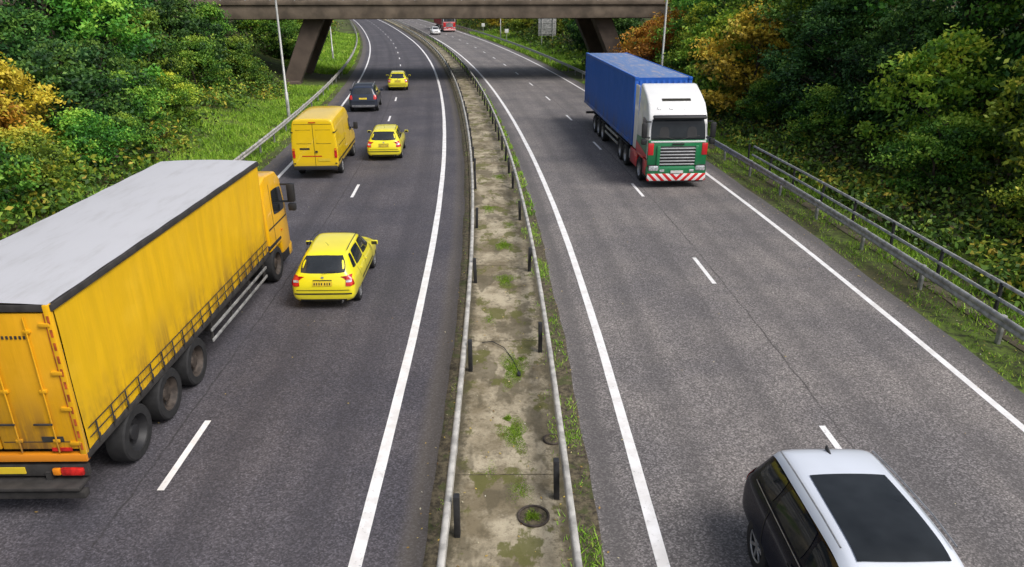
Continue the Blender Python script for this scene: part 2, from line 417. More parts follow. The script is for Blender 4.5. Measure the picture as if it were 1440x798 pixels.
def patch(name, par, bv, side, q, mat, off=.005, n=10, k=.14):
    V = []; ok = []
    for i in range(n+1):
        for j in range(n+1):
            u = -1+2*i/n; v = -1+2*j/n
            uu = u*math.sqrt(1-v*v*k); vv = v*math.sqrt(1-u*u*k)
            s, t = (uu+1)/2, (vv+1)/2
            a = (1-t)*((1-s)*q[0][0]+s*q[1][0])+t*((1-s)*q[3][0]+s*q[2][0])
            b = (1-t)*((1-s)*q[0][1]+s*q[1][1])+t*((1-s)*q[3][1]+s*q[2][1])
            o, d = AX[side](a, b); h = bv.ray_cast(o, d)
            if h[0] is None: V.append((0, 0, 0)); ok.append(False); continue
            nn = h[1] if h[1].dot(d) < 0 else -h[1]
            V.append(tuple(h[0]+nn*off-d*off*.5)); ok.append(True)
    F = [f for f in grid_faces(n+1, n+1).tolist() if all(ok[x] for x in f)]
    if not F: return
    me = bpy.data.meshes.new(name); me.from_pydata(V, [], F); me.update()
    return add(name, me, mat, par, True)
def both(name, par, bv, q, mat, **k):
    patch(name, par, bv, 'right', q, mat, **k); patch(name, par, bv, 'left', q, mat, **k)

def hatchback(name, D, off, mat, flip=False, yaw=0., sc=.97):
    r = root(name, D, off, flip, yaw); r.scale = (sc, sc*.98, sc)
    st = [(-2.10, .66, .36, .60, .52, .64), (-2.08, .78, .27, .70, .62, .75), (-2.0, .83, .24, .90, .64, .98), (-1.93, .845, .23, .93, .63, 1.06),
          (-1.78, .855, .22, .94, .60, 1.22), (-1.55, .86, .22, .94, .585, 1.40), (-1.3, .865, .22, .93, .585, 1.455), (-.6, .865, .22, .92, .60, 1.485), (0, .865, .22, .91, .605, 1.49),
          (.35, .865, .22, .905, .60, 1.455), (.7, .865, .22, .90, .615, 1.27), (1.05, .86, .22, .89, .65, 1.06), (1.2, .86, .22, .87, .67, .98), (1.6, .85, .22, .80, .66, .92), (1.92, .82, .22, .70, .62, .82),
          (2.05, .76, .25, .58, .56, .66), (2.1, .62, .32, .46, .46, .52)]
    ob = loft_body(r, st, mat, (-1.28, 1.28), .365); bv = bvh_of(ob)
    g = M['glass']; k = M['seam']
    patch('rear_window', r, bv, 'rear', [(-.63, 1.02), (.63, 1.02), (.52, 1.385), (-.52, 1.385)], g)
    patch('windscreen', r, bv, 'front', [(-.63, 1.03), (.63, 1.03), (.51, 1.40), (-.51, 1.40)], g)
    both('rear_side_window', r, bv, [(-1.20, .985), (-.32, .975), (-.32, 1.37), (-1.05, 1.36)], g)
    both('front_side_window', r, bv, [(-.24, .975), (.82, .965), (.42, 1.355), (-.24, 1.375)], g)
    both('quarter_window', r, bv, [(-1.58, 1.03), (-1.27, 1.0), (-1.16, 1.34), (-1.33, 1.34)], g)
    both('door_gap', r, bv, [(-.29, .34), (-.275, .34), (-.275, .95), (-.29, .95)], k, k=0)
    both('door_gap', r, bv, [(.84, .34), (.855, .34), (.865, .93), (.85, .93)], k, k=0)
    both('door_gap', r, bv, [(-1.10, .62), (-1.085, .62), (-1.25, .95), (-1.265, .95)], k, k=0)
    both('rub_strip', r, bv, [(-.95, .50), (.85, .50), (.85, .56), (-.95, .56)], M['blackpl'], k=0, n=16)
    both('sill', r, bv, [(-.9, .25), (.9, .25), (.9, .31), (-.9, .31)], M['blackpl'], k=0, n=16)
    for s in (-1, 1):
        patch('rear_lamp', r, bv, 'rear', [(s*.60, .70), (s*.79, .70), (s*.76, .97), (s*.64, .97)], M['redlamp'], off=.012)
        patch('reverse_lamp', r, bv, 'rear', [(s*.62, .80), (s*.77, .80), (s*.765, .86), (s*.63, .86)], M['clear'], off=.018)
        patch('headlamp', r, bv, 'front', [(s*.42, .62), (s*.74, .62), (s*.74, .76), (s*.44, .74)], M['clear'], off=.012)
        patch('fog', r, bv, 'front', [(s*.5, .34), (s*.68, .34), (s*.68, .42), (s*.5, .42)], M['blackpl'])
        both('side_lamp', r, bv, [(-2.06, .72), (-1.98, .72), (-1.96, .95), (-2.0, .95)], M['redlamp'], off=.012)
        box('mirror', r, (s*.97, .72, 1.0), (.2, .10, .13), mat, .03)
        box('mirror_glass', r, (s*.97, .668, 1.0), (.16, .006, .10), g)
        box('handle', r, (s*.862, -.15, .83), (.03, .16, .025), mat, .008)
        box('handle', r, (s*.862, -.95, .84), (.03, .16, .025), mat, .008)
        tube('roof_rail', r, [(s*.55, -1.25, 1.45), (s*.565, -.8, 1.50), (s*.575, 0, 1.51), (s*.56, .3, 1.47)], .012, M['blackpl'], 6)
        for y in (-1.28, 1.28): wheel(r, s*.755, y, .31, .19)
    patch('tailgate_gap', r, bv, 'rear', [(-.70, .585), (.70, .585), (.70, .60), (-.70, .60)], k, k=0, n=14)
    patch('bumper_strip', r, bv, 'rear', [(-.76, .47), (.76, .47), (.76, .51), (-.76, .51)], M['blackpl'], k=0, n=14)
    patch('lower_valance', r, bv, 'rear', [(-.6, .28), (.6, .28), (.62, .34), (-.62, .34)], M['blackpl'], k=0, n=14)
    patch('number_plate', r, bv, 'rear', [(-.26, .71), (.26, .71), (.26, .82), (-.26, .82)], M['plateY'], off=.012, k=0)
    for i in range(7):
        a = -.225+i*.064+(.02 if i > 3 else 0)
        patch('plate_char', r, bv, 'rear', [(a, .735), (a+.028, .735), (a+.028, .795), (a, .795)], M['blackpl'], off=.018, k=0, n=2)
    patch('tailgate_handle', r, bv, 'rear', [(-.25, .84), (.25, .84), (.25, .865), (-.25, .865)], k, off=.008, k=0)
    patch('badge', r, bv, 'rear', [(-.04, .90), (.04, .90), (.04, .95), (-.04, .95)], M['rim'], off=.01, k=.4)
    tube('rear_wiper', r, [(0, -2.02, 1.04), (.18, -1.99, 1.09), (.36, -1.98, 1.10)], .009, M['blackpl'], 6)
    patch('grille', r, bv, 'front', [(-.34, .60), (.34, .60), (.38, .72), (-.38, .72)], M['blackpl'])
    patch('number_plate', r, bv, 'front', [(-.26, .40), (.26, .40), (.26, .50), (-.26, .50)], M['plateW'], off=.012, k=0)
    tube('aerial', r, [(0, -.95, 1.47), (0, -1.25, 1.66)], .004, M['blackpl'], 5)
    tube('exhaust', r, [(.5, -2.13, .27), (.5, -1.9, .27)], .025, M['rim'], 8)
    return r

def suv(name, D, off, mat, roof=None, flip=False, rails=True, yaw=0.):
    r = root(name, D, off, flip, yaw)
    st = [(-2.24, .74, .42, .72, .62, .78), (-2.21, .88, .32, .86, .72, .92), (-2.14, .94, .29, 1.06, .76, 1.14), (-2.05, .96, .28, 1.12, .74, 1.34),
          (-1.93, .965, .28, 1.13, .70, 1.56), (-1.82, .97, .28, 1.13, .69, 1.665), (-1.5, .975, .28, 1.12, .70, 1.70), (-.8, .975, .28, 1.10, .715, 1.735), (0, .975, .28, 1.08, .72, 1.74),
          (.35, .975, .28, 1.07, .71, 1.70), (.72, .97, .28, 1.06, .72, 1.47), (1.05, .97, .28, 1.05, .76, 1.22), (1.22, .965, .28, 1.03, .80, 1.14), (1.7, .955, .28, .98, .80, 1.09), (2.05, .93, .28, .90, .76, 1.0),
          (2.2, .86, .30, .74, .68, .82), (2.25, .72, .38, .6, .58, .66)]
    ob = loft_body(r, st, mat, (-1.36, 1.38), .44, arch_in=.55); bv = bvh_of(ob)
    g = M['glass'] if roof is None else M['glassd']; k = M['seam']
    patch('rear_window', r, bv, 'rear', [(-.70, 1.20), (.70, 1.20), (.60, 1.58), (-.60, 1.58)], g)
    patch('windscreen', r, bv, 'front', [(-.74, 1.20), (.74, 1.20), (.62, 1.64), (-.62, 1.64)], g)
    both('rear_side_window', r, bv, [(-1.16, 1.19), (-.20, 1.17), (-.20, 1.60), (-1.08, 1.59)], g)
    both('front_side_window', r, bv, [(-.12, 1.17), (.92, 1.13), (.44, 1.58), (-.12, 1.60)], g)
    both('quarter_window', r, bv, [(-1.86, 1.24), (-1.24, 1.20), (-1.18, 1.58), (-1.74, 1.54)], g)
    for a in (-.17, .98, -1.2): both('door_gap', r, bv, [(a, .42), (a+.014, .42), (a+.014, 1.1), (a, 1.1)], k, k=0)
    both('sill', r, bv, [(-.9, .30), (.9, .30), (.9, .42), (-.9, .42)], M['blackpl'], k=0, n=16)
    both('waist_trim', r, bv, [(-1.8, 1.155), (.95, 1.105), (.95, 1.12), (-1.8, 1.17)], M['rim'], off=.012, k=0, n=18)
    if roof:
        patch('roof_panel', r, bv, 'top', [(-.70, -1.99), (.70, -1.99), (.715, .42), (-.715, .42)], roof, off=.012, n=22, k=.05)
        patch('glass_roof', r, bv, 'top', [(-.50, -1.15), (.50, -1.15), (.54, .36), (-.54, .36)], M['glassr'], off=.020, n=16, k=.04)
        prof('aerial_fin', r, [(-1.80, 1.67), (-1.62, 1.69), (-1.76, 1.74), (-1.80, 1.74)], .012, M['blackpl'], .004)
        for s in (-1, 1): tube('roof_bar', r, [(s*.64, -1.75, 1.67), (s*.655, -1.2, 1.725), (s*.67, -.3, 1.765), (s*.665, .2, 1.745)], .012, M['rim'], 6)
    for s in (-1, 1):
        patch('rear_lamp', r, bv, 'rear', [(s*.70, .86), (s*.90, .86), (s*.88, 1.13), (s*.72, 1.13)], M['redlamp'], off=.012)
        patch('headlamp', r, bv, 'front', [(s*.5, .84), (s*.86, .84), (s*.86, .96), (s*.52, .94)], M['clear'], off=.012)
        box('mirror', r, (s*1.08, .80, 1.15), (.22, .12, .17), mat, .04)
        if rails: tube('roof_rail', r, [(s*.66, -1.75, 1.66), (s*.67, -1.6, 1.735), (s*.69, -.6, 1.775), (s*.69, .1, 1.77), (s*.68, .3, 1.71)], .02, M['rim'], 6)
        both('handle', r, bv, [(-.36, .98), (-.22, .98), (-.22, 1.01), (-.36, 1.01)], M['blackpl'], off=.02)
        for y in (-1.36, 1.38): wheel(r, s*.85, y, .37, .23, 7)
    patch('tailgate_gap', r, bv, 'rear', [(-.8, .70), (.8, .70), (.8, .72), (-.8, .72)], k, k=0, n=14)
    patch('bumper_lower', r, bv, 'rear', [(-.75, .36), (.75, .36), (.8, .50), (-.8, .50)], M['rim'], k=.1, n=14)
    patch('number_plate', r, bv, 'rear', [(-.26, .86), (.26, .86), (.26, .97), (-.26, .97)], M['plateY'], off=.012, k=0)
    patch('grille', r, bv, 'front', [(-.44, .80), (.44, .80), (.46, .95), (-.46, .95)], M['blackpl'])
    patch('number_plate', r, bv, 'front', [(-.26, .52), (.26, .52), (.26, .63), (-.26, .63)], M['plateW'], off=.012, k=0)
    return r

def van(name, D, off, mat):
    r = root(name, D, off)
    w = .985
    st = [(0, w*.97, .42, 1.45, .86, 2.56), (.03, w, .40, 1.45, .90, 2.58), (.10, w, .38, 1.45, .91, 2.6), (1.5, w, .38, 1.45, .91, 2.64), (3.0, w, .38, 1.42, .91, 2.66), (3.9, w, .38, 1.35, .90, 2.62),
          (4.25, w, .38, 1.32, .87, 2.45), (4.75, w, .38, 1.28, .86, 1.95), (5.15, w, .38, 1.22, .86, 1.48), (5.35, w*.99, .38, 1.16, .84, 1.28), (5.7, w*.96, .38, 1.05, .78, 1.14), (5.9, w*.88, .40, .8, .7, .92), (5.95, w*.8, .45, .7, .6, .78)]
    ob = loft_body(r, st, mat, (1.15, 4.85), .42, k5=.985, e6=.17, k7=.86, arch_in=.6); bv = bvh_of(ob); k = M['seam']; g = M['glass']
    for s in (-1, 1):
        patch('rear_panel', r, bv, 'rear', [(s*.10, 1.55), (s*.72, 1.55), (s*.68, 2.12), (s*.12, 2.12)], mat, off=.004)
        for z in (1.54, 2.12): patch('window_gap', r, bv, 'rear', [(s*.10, z), (s*.74, z), (s*.74, z+.012), (s*.10, z+.012)], k, k=0)
        patch('rear_lamp', r, bv, 'rear', [(s*.83, .92), (s*.95, .92), (s*.94, 1.34), (s*.84, 1.34)], M['redlamp'], off=.012)
        patch('amber_lamp', r, bv, 'rear', [(s*.84, 1.24), (s*.95, 1.24), (s*.945, 1.32), (s*.845, 1.32)], M['amber'], off=.018)
        patch('hinge', r, bv, 'rear', [(s*.84, 2.0), (s*.93, 2.0), (s*.93, 2.05), (s*.84, 2.05)], M['blackpl'], off=.02)
        patch('hinge', r, bv, 'rear', [(s*.84, .66), (s*.93, .66), (s*.93, .71), (s*.84, .71)], M['blackpl'], off=.02)
        box('mirror', r, (s*1.17, 4.55, 1.55), (.2, .12, .34), M['blackpl'], .03)
        box('mirror_arm', r, (s*1.04, 4.6, 1.45), (.16, .06, .06), M['blackpl'], .01)
        patch('headlamp', r, bv, 'front', [(s*.6, .92), (s*.84, .92), (s*.82, 1.12), (s*.6, 1.08)], M['clear'], off=.012)
        for y in (1.15, 4.85): wheel(r, s*.86, y, .35, .22, 6)
    patch('door_split', r, bv, 'rear', [(-.009, .58), (.009, .58), (.009, 2.36), (-.009, 2.36)], k, k=0)
    patch('door_top_gap', r, bv, 'rear', [(-.8, 2.36), (.8, 2.36), (.8, 2.375), (-.8, 2.375)], k, k=0)
    patch('brake_light', r, bv, 'rear', [(-.15, 2.42), (.15, 2.42), (.15, 2.46), (-.15, 2.46)], M['redlamp'], off=.015, k=0)
    patch('decal', r, bv, 'rear', [(-.62, 1.28), (-.2, 1.28), (-.2, 1.36), (-.62, 1.36)], M['blackpl'], off=.006, k=0)
    patch('sign_text', r, bv, 'rear', [(-.55, .98), (.3, .98), (.3, 1.02), (-.55, 1.02)], M['redlamp'], off=.006, k=0)
    patch('number_plate', r, bv, 'rear', [(.12, .78), (.64, .78), (.64, .9), (.12, .9)], M['plateY'], off=.012, k=0)
    patch('handle', r, bv, 'rear', [(.03, 1.15), (.14, 1.15), (.14, 1.24), (.03, 1.24)], M['blackpl'], off=.02, k=.1)
    box('rear_bumper_step', r, (0, -.06, .50), (1.86, .18, .16), M['blackpl'], .03)
    both('front_door_window', r, bv, [(3.75, 1.42), (4.95, 1.38), (4.45, 1.98), (3.75, 2.02)], g)
    both('door_gap', r, bv, [(3.62, .5), (3.64, .5), (3.64, 2.2), (3.62, 2.2)], k, k=0)
    both('slide_door_gap', r, bv, [(2.2, .5), (2.22, .5), (2.22, 2.2), (2.2, 2.2)], k, k=0)
    both('side_rub', r, bv, [(.1, .72), (5.3, .72), (5.3, .82), (.1, .82)], M['blackpl'], k=0, n=24)
    both('slide_rail', r, bv, [(.5, 1.36), (2.2, 1.36), (2.2, 1.39), (.5, 1.39)], k, k=0, n=14)
    patch('windscreen', r, bv, 'front', [(-.78, 1.42), (.78, 1.42), (.70, 2.2), (-.70, 2.2)], g, n=14)
    patch('grille', r, bv, 'front', [(-.5, .8), (.5, .8), (.5, 1.0), (-.5, 1.0)], M['blackpl'])
    return r

def corrug(name, par, x, y0, y1, z0, z1, mat, period=.28, dep=.038):
    s = 1 if x > 0 else -1; pts = []; y = y0
    while y < y1-period:
        pts += [(x, y), (x, y+period*.28), (x-s*dep, y+period*.5), (x-s*dep, y+period*.78)]; y += period
    pts += [(x, y), (x, y1)]
    V = np.array([(a, b, z) for a, b in pts for z in (z0, z1)], float)
    return add(name, np_mesh(name, V, grid_faces(len(pts), 2)), mat, par)

def lorry_art(name, D, off, cabm, lowm, skirtm, boxm, roofm, flip=True, L=13.7):
    r = root(name, D, off, flip)
    tp = lambda z, y: 1-.055*max(0, z-2.2)/1.6
    cab = prof('cab_upper', r, [(-2.15, 1.15), (-.06, 1.15), (0, 2.0), (-.12, 2.60), (-.26, 3.0), (-.55, 3.40), (-1.1, 3.70), (-1.85, 4.0), (-2.15, 4.0)], 1.25, cabm, .09, tp)
    bv = bvh_of(cab)
    patch('windscreen', r, bv, 'front', [(-1.15, 1.98), (1.15, 1.98), (1.09, 2.80), (-1.09, 2.80)], M['glassd'], off=.012, n=14, k=.05)
    both('door_window', r, bv, [(-1.15, 2.10), (-.22, 2.02), (-.32, 2.72), (-1.15, 2.78)], M['glass'], off=.012)
    both('door_gap', r, bv, [(-1.32, 1.2), (-1.30, 1.2), (-1.30, 2.9), (-1.32, 2.9)], M['seam'], off=.006, k=0)
    both('side_graphic', r, bv, [(-2.1, 1.2), (-.1, 1.2), (-.1, 1.98), (-2.1, 1.85)], lowm, off=.004, k=0)
    both('side_graphic_red', r, bv, [(-2.1, 1.2), (-.1, 1.2), (-.1, 1.35), (-2.1, 1.62)], skirtm, off=.007, k=0)
    for s in (-1, 1): patch('seat_back', r, bv, 'front', [(s*.35, 2.05), (s*.8, 2.05), (s*.75, 2.5), (s*.4, 2.5)], M['blackpl'], off=.016, k=.3)
    box('visor', r, (0, .02, 2.90), (2.2, .20, .12), M['blackpl'], .05, ('X', -.5))
    for x in (-.75, -.25, .25, .75): patch('roof_lamp', r, bv, 'front', [(x-.09, 3.16), (x+.09, 3.16), (x+.09, 3.24), (x-.09, 3.24)], M['clear'], off=.02)
    patch('name_board', r, bv, 'front', [(-.6, 3.45), (.6, 3.45), (.6, 3.53), (-.6, 3.53)], M['seam'], off=.01, k=0)
    box('front_panel', r, (0, -.02, 1.45), (2.46, .22, 1.06), lowm, .05)
    box('white_panel', r, (0, .0, 1.92), (2.30, .21, .07), cabm, .02)
    box('grille_back', r, (0, .075, 1.32), (1.66, .06, .84), M['blackpl'], .02)
    for i in range(6): box('grille_slat', r, (0, .115, 1.0+i*.13), (1.60-.02*i, .05, .055), M['slat'], .02)
    for s in (-1, 1): box('grille_side', r, (s*.80, .12, 1.32), (.14, .06, .88), lowm, .02)
    box('badge', r, (0, .12, 1.83), (.5, .03, .06), M['blackpl'], .01)
    box('bumper', r, (0, .0, .70), (2.5, .34, .46), lowm, .08)
    box('bumper_chevrons', r, (0, .13, .47), (2.46, .14, .30), M['chev'], .03)
    box('bumper_lip', r, (0, .03, .295), (2.3, .26, .07), M['blackpl'], .02)
    box('number_plate', r, (0, .215, .70), (.52, .02, .11), M['plateW'])
    for s in (-1, 1):
        box('headlamp', r, (s*.98, .125, .84), (.42, .14, .22), M['clear'], .05)
        box('headlamp_bezel', r, (s*.98, .10, .84), (.48, .14, .27), M['blackpl'], .04)
        box('fog_lamp', r, (s*.62, .16, .74), (.2, .06, .1), M['clear'], .02)
        box('corner_graphic', r, (s*1.12, .07, 1.62), (.24, .08, .5), skirtm, .03)
        box('skirt', r, (s*1.2, -.35, .80), (.10, .62, .62), skirtm, .03)
        box('wheel_arch', r, (s*1.16, -1.38, 1.13), (.2, 1.25, .16), skirtm, .05)
        box('rear_cab_skirt', r, (s*1.19, -2.5, .78), (.10, 1.3, .66), skirtm, .03)
        box('step', r, (s*1.2, -.35, .45), (.12, .5, .05), M['blackpl'], .01)
        prof('side_deflector', r, [(-2.12, 1.2), (-2.12, 3.9), (-2.75, 3.9), (-2.75, 1.2)], s*1.23, cabm, 0, None, s*1.20)
        box('mirror', r, (s*1.42, .02, 2.38), (.22, .16, .62), M['blackpl'], .05)
        box('mirror_low', r, (s*1.42, .02, 1.92), (.22, .16, .24), M['blackpl'], .04)
        box('mirror_arm', r, (s*1.28, -.02, 2.72), (.24, .06, .05), M['blackpl'], .01)
        box('mirror_arm', r, (s*1.28, -.02, 2.08), (.24, .06, .05), M['blackpl'], .01)
        wheel(r, s*1.08, -1.38, .50, .30, truck=True)
        for y in (-4.3, -5.5):
            wheel(r, s*1.02, y, .50, .42, truck=True)
            box('mudguard', r, (s*1.02, y, 1.06), (.44, 1.06, .04), M['blackpl'], .01)
        for y in (-10.3, -11.6, -12.9):
            wheel(r, s*1.05, y, .50, .36, truck=True)
            box('mudguard', r, (s*1.05, y, 1.05), (.38, 1.0, .03), M['blackpl'], .01)
        box('fuel_tank', r, (s*.95, -3.15, .72), (.5, .95, .5), M['rim'], .1)
        box('side_guard', r, (s*1.2, -7.9, .95), (.04, 3.4, .12), M['galv'], .01)
        box('side_guard', r, (s*1.2, -7.9, .65), (.04, 3.4, .12), M['galv'], .01)
        for y in (-6.5, -7.9, -9.3): box('guard_post', r, (s*1.17, y, .85), (.05, .06, .55), M['chassis'])
        box('chassis_rail', r, (s*.42, -8.2, 1.03), (.12, 15.4, .2), M['chassis'])
        tube('wiper', r, [(s*.1, .03, 1.99), (s*.5, -.0, 2.10), (s*.9, -.01, 2.14)], .014, M['blackpl'], 6)
    box('rear_underrun', r, (0, -2.9-L+.1, .6), (2.3, .1, .14), M['chassis'], .02)
    y1 = -2.9; y0 = y1-L; z0 = 1.22; z1 = 4.16
    corrug('side_wall', r, 1.235, y0+.1, y1-.1, z0+.12, z1-.08, boxm); corrug('side_wall', r, -1.235, y0+.1, y1-.1, z0+.12, z1-.08, boxm)
    box('roof', r, (0, (y0+y1)/2, z1-.04), (2.36, L-.1, .05), roofm)
    for i in range(int(L/.45)): box('roof_rib', r, (0, y0+.3+i*.45, z1-.012), (2.1, .16, .03), roofm, .01)
    box('floor', r, (0, (y0+y1)/2, z0+.05), (2.40, L-.02, .12), boxm)
    for s in (-1, 1):
        box('top_rail', r, (s*1.22, (y0+y1)/2, z1-.05), (.07, L-.2, .11), boxm, .01)
        box('bottom_rail', r, (s*1.235, (y0+y1)/2, z0+.07), (.06, L-.2, .17), boxm, .01)
        for y in (y0+.07, y1-.07):
            box('corner_post', r, (s*1.19, y, (z0+z1)/2), (.15, .14, z1-z0-.02), boxm, .01)
            for z in (z0+.06, z1-.06): box('corner_casting', r, (s*1.19, y, z), (.175, .17, .14), boxm, .02)
    for y in (y0+.06, y1-.06): box('end_wall', r, (0, y, (z0+z1)/2), (2.26, .05, z1-z0-.04), boxm)
    for i in range(9): box('end_rib', r, (-1.0+i*.25, y1-.025, (z0+z1)/2), (.11, .03, z1-z0-.3), boxm, .008)
    return r

def rigid_lorry(name, D, off):
    r = root(name, D, off); hw = 1.25; y0, y1 = .0, 9.2; zb, zt = 1.08, 3.55
    for s in (-1, 1):
        ny, nz = 240, 14; ys = np.linspace(y0+.10, y1-.08, ny); zs = np.linspace(zb+.02, zt-.10, nz)
        YY, ZZ = np.meshgrid(ys, zs, indexing='ij')
        t = (ZZ-zb)/(zt-zb); env = np.sin(np.clip(t, 0, 1)*math.pi)**.6
        XX = hw-.02+env*(.010*np.sin(YY*1.9+.9*np.sin(YY*.8)+ZZ*.5)+.006*np.sin(YY*5.1+1.5*np.sin(YY*1.3)+ZZ*.8)+.012*np.sin(YY*2.2+ZZ*2.0)+.004*np.sin(YY*13+3*np.sin(YY*.9+ZZ)))+.007*np.sin(YY*13.66)*(1-t)**2
        V = np.stack([s*XX, YY, ZZ], -1).reshape(-1, 3)
        add('curtain', np_mesh('curtain', V, grid_faces(ny, nz)), M['curtain'], r, True)
        box('cant_rail', r, (s*(hw-.015), (y0+y1)/2, zt-.06), (.07, y1-y0-.02, .10), M['chassis'], .01)
        box('side_rave', r, (s*(hw-.03), (y0+y1)/2, zb-.05), (.05, y1-y0-.02, .12), M['chassis'], .01)
        y = .35
        while y < y1-.2:
            box('strap', r, (s*(hw+.022), y, zb+.17), (.008, .035, .36), M['chassis'])
            box('buckle', r, (s*(hw+.028), y, zb+.10), (.02, .045, .10), M['chassis'], .004)
            y += .46
        for z in (zb+.36, zb+.20): box('curtain_band', r, (s*(hw+.014), (y0+y1)/2, z), (.008, y1-y0-.3, .018), M['chassis'])
        for z in (.50, .74, .96): box('side_guard', r, (s*1.2, 6.95, z), (.035, 3.9, .07), M['galv'] if z < .9 else M['chassis'], .01)
        for y in (5.1, 6.3, 7.6, 8.8): box('guard_post', r, (s*1.16, y, .74), (.05, .06, .56), M['chassis'])
        box('air_tank', r, (s*.85, 6.0, .72), (.45, 1.3, .42), M['chassis'], .1)
        for y in (1.45, 2.75, 4.05):
            wheel(r, s*1.07, y, .50, .34, truck=True, rimmat=M['blackpl'] if y < 2 else M['dirtyrim'])
            box('mudguard', r, (s*1.05, y, 1.04), (.36, .95, .03), M['blackpl'], .01)
        wheel(r, s*1.07, 9.85, .50, .30, truck=True, rimmat=M['dirtyrim'])
        box('chassis_rail', r, (s*.42, 5.2, .85), (.1, 10.0, .26), M['chassis'])
        box('tail_lamp', r, (s*.98, -.03, .78), (.34, .06, .13), M['redlamp'], .02)
        box('tail_lamp_amber', r, (s*.74, -.032, .78), (.12, .06, .12), M['amber'], .02)
        box('floor_beam', r, (s*.95, 2.75, .98), (.3, 4.2, .06), M['chassis'])
    n = 9; xs = np.linspace(-hw+.02, hw-.02, n); ys = np.linspace(y0, y1, 40)
    YY, XX = np.meshgrid(ys, xs, indexing='ij'); ZZ = zt+.045*(1-(XX/hw)**2)+.004*np.sin(YY*5.2)
    add('roof', np_mesh('roof', np.stack([XX, YY, ZZ], -1).reshape(-1, 3), grid_faces(40, n)), M['roofgrey'], r, True)
    box('front_wall', r, (0, y1-.03, (zb+zt)/2), (2.44, .05, zt-zb-.02), M['rearpanel'])
    for s in (-1, 1):
        box('rear_door', r, (s*.585, .02, (zb+zt)/2-.02), (1.14, .05, zt-zb-.22), M['rearpanel'], .01)
        box('frame_post', r, (s*1.205, .02, (zb+zt)/2), (.085, .09, zt-zb), M['cabyellow'], .01)
        for x in (.30, .86):
            tube('lock_bar', r, [(s*x, -.03, zb+.05), (s*x, -.03, zt-.18)], .013, M['rearpanel'], 8)
            for z in (zb+.25, zb+1.1, zt-.4): box('bar_bracket', r, (s*x, -.02, z), (.10, .04, .05), M['rearpanel'], .005)
            box('lock_handle', r, (s*(x-.12), -.05, zb+.55), (.28, .025, .03), M['chassis'], .006)
        for z in (zb+.2, zb+.8, zb+1.4, zt-.3): box('hinge', r, (s*1.13, -.02, z), (.16, .035, .06), M['rearpanel'], .006)
        box('door_seal', r, (s*1.155, -.008, (zb+zt)/2), (.018, .02, zt-zb-.25), M['redseal'])
        for i in range(11): box('reflective_tape', r, (s*1.21, -.028, zb+.15+i*.21), (.035, .006, .12), M['redseal'])
        box('reflector', r, (s*.9, -.015, zb+.09), (.3, .012, .06), M['redlamp'])
        for i in range(9): box('door_text', r, (s*(.30+i*.062), -.010, 3.05), (.030, .01, .05), M['chassis'])
        box('door_trim', r, (s*.58, -.0085, zb+.22), (1.05, .006, .012), M['chassis'])
    box('rear_header', r, (0, .02, zt-.05), (2.33, .09, .10), M['chassis'], .01)
    box('rear_sill', r, (0, .02, zb-.06), (2.48, .10, .13), M['orangef'], .01)
    box('notice', r, (.80, -.012, 1.35), (.32, .012, .09), M['chassis'])
    box('number_plate', r, (0, -.03, .80), (.52, .02, .11), M['plateY'])
    box('light_board', r, (0, .03, .78), (2.4, .08, .20), M['chassis'], .01)
    box('underrun_bar', r, (0, -.12, .45), (2.36, .14, .13), M['chassis'], .02)
    box('tail_lift_platform', r, (0, -.08, .60), (2.3, .34, .06), M['chassis'], .01)
    for x in (-.6, .6): box('underrun_arm', r, (x, .2, .62), (.08, .5, .3), M['chassis'])
    tp = lambda z, y: 1-.05*max(0, z-1.9)/1.2
    cab = prof('cab', r, [(9.40, .95), (9.40, 2.92), (9.75, 3.02), (10.7, 2.95), (11.0, 2.7), (11.2, 1.85), (11.25, .55), (10.45, .55), (10.4, .95)], 1.22, M['cabyellow'], .07, tp)
    bv = bvh_of(cab)
    both('door_window', r, bv, [(10.05, 1.85), (11.02, 1.78), (10.86, 2.5), (10.05, 2.56)], M['glass'], off=.01)
    both('door_gap', r, bv, [(9.92, 1.0), (9.94, 1.0), (9.94, 2.75), (9.92, 2.75)], M['seam'], off=.006, k=0)
    both('door_stripe', r, bv, [(9.5, 1.55), (11.1, 1.55), (11.1, 1.60), (9.5, 1.60)], M['chassis'], off=.006, k=0)
    patch('windscreen', r, bv, 'front', [(-1.08, 1.8), (1.08, 1.8), (1.02, 2.6), (-1.02, 2.6)], M['glass'], off=.01)
    patch('grille', r, bv, 'front', [(-.8, 1.0), (.8, 1.0), (.8, 1.6), (-.8, 1.6)], M['blackpl'], off=.01)
    box('cab_bumper', r, (0, 11.17, .52), (2.46, .36, .4), M['cabyellow'], .08)
    for s in (-1, 1):
        box('mirror', r, (s*1.46, 11.0, 2.25), (.22, .16, .55), M['blackpl'], .05)
        box('mirror_low', r, (s*1.46, 11.0, 1.83), (.22, .16, .22), M['blackpl'], .04)
        box('mirror_arm', r, (s*1.32, 10.97, 2.5), (.3, .05, .05), M['blackpl'])
        box('mirror_arm', r, (s*1.32, 10.97, 2.0), (.3, .05, .05), M['blackpl'])
        box('arch', r, (s*1.14, 9.85, 1.10), (.18, 1.15, .12), M['blackpl'], .04)
        box('lower_step', r, (s*1.12, 10.75, .5), (.2, .6, .34), M['blackpl'], .05)
        box('side_lamp', r, (s*1.235, 10.5, 1.3), (.02, .08, .05), M['amber'])
        box('headlamp', r, (s*.95, 11.35, .72), (.36, .08, .2), M['clear'], .03)
    box('cab_gap_duct', r, (.9, 9.31, 1.9), (.18, .12, 1.8), M['blackpl'], .03)
    return r

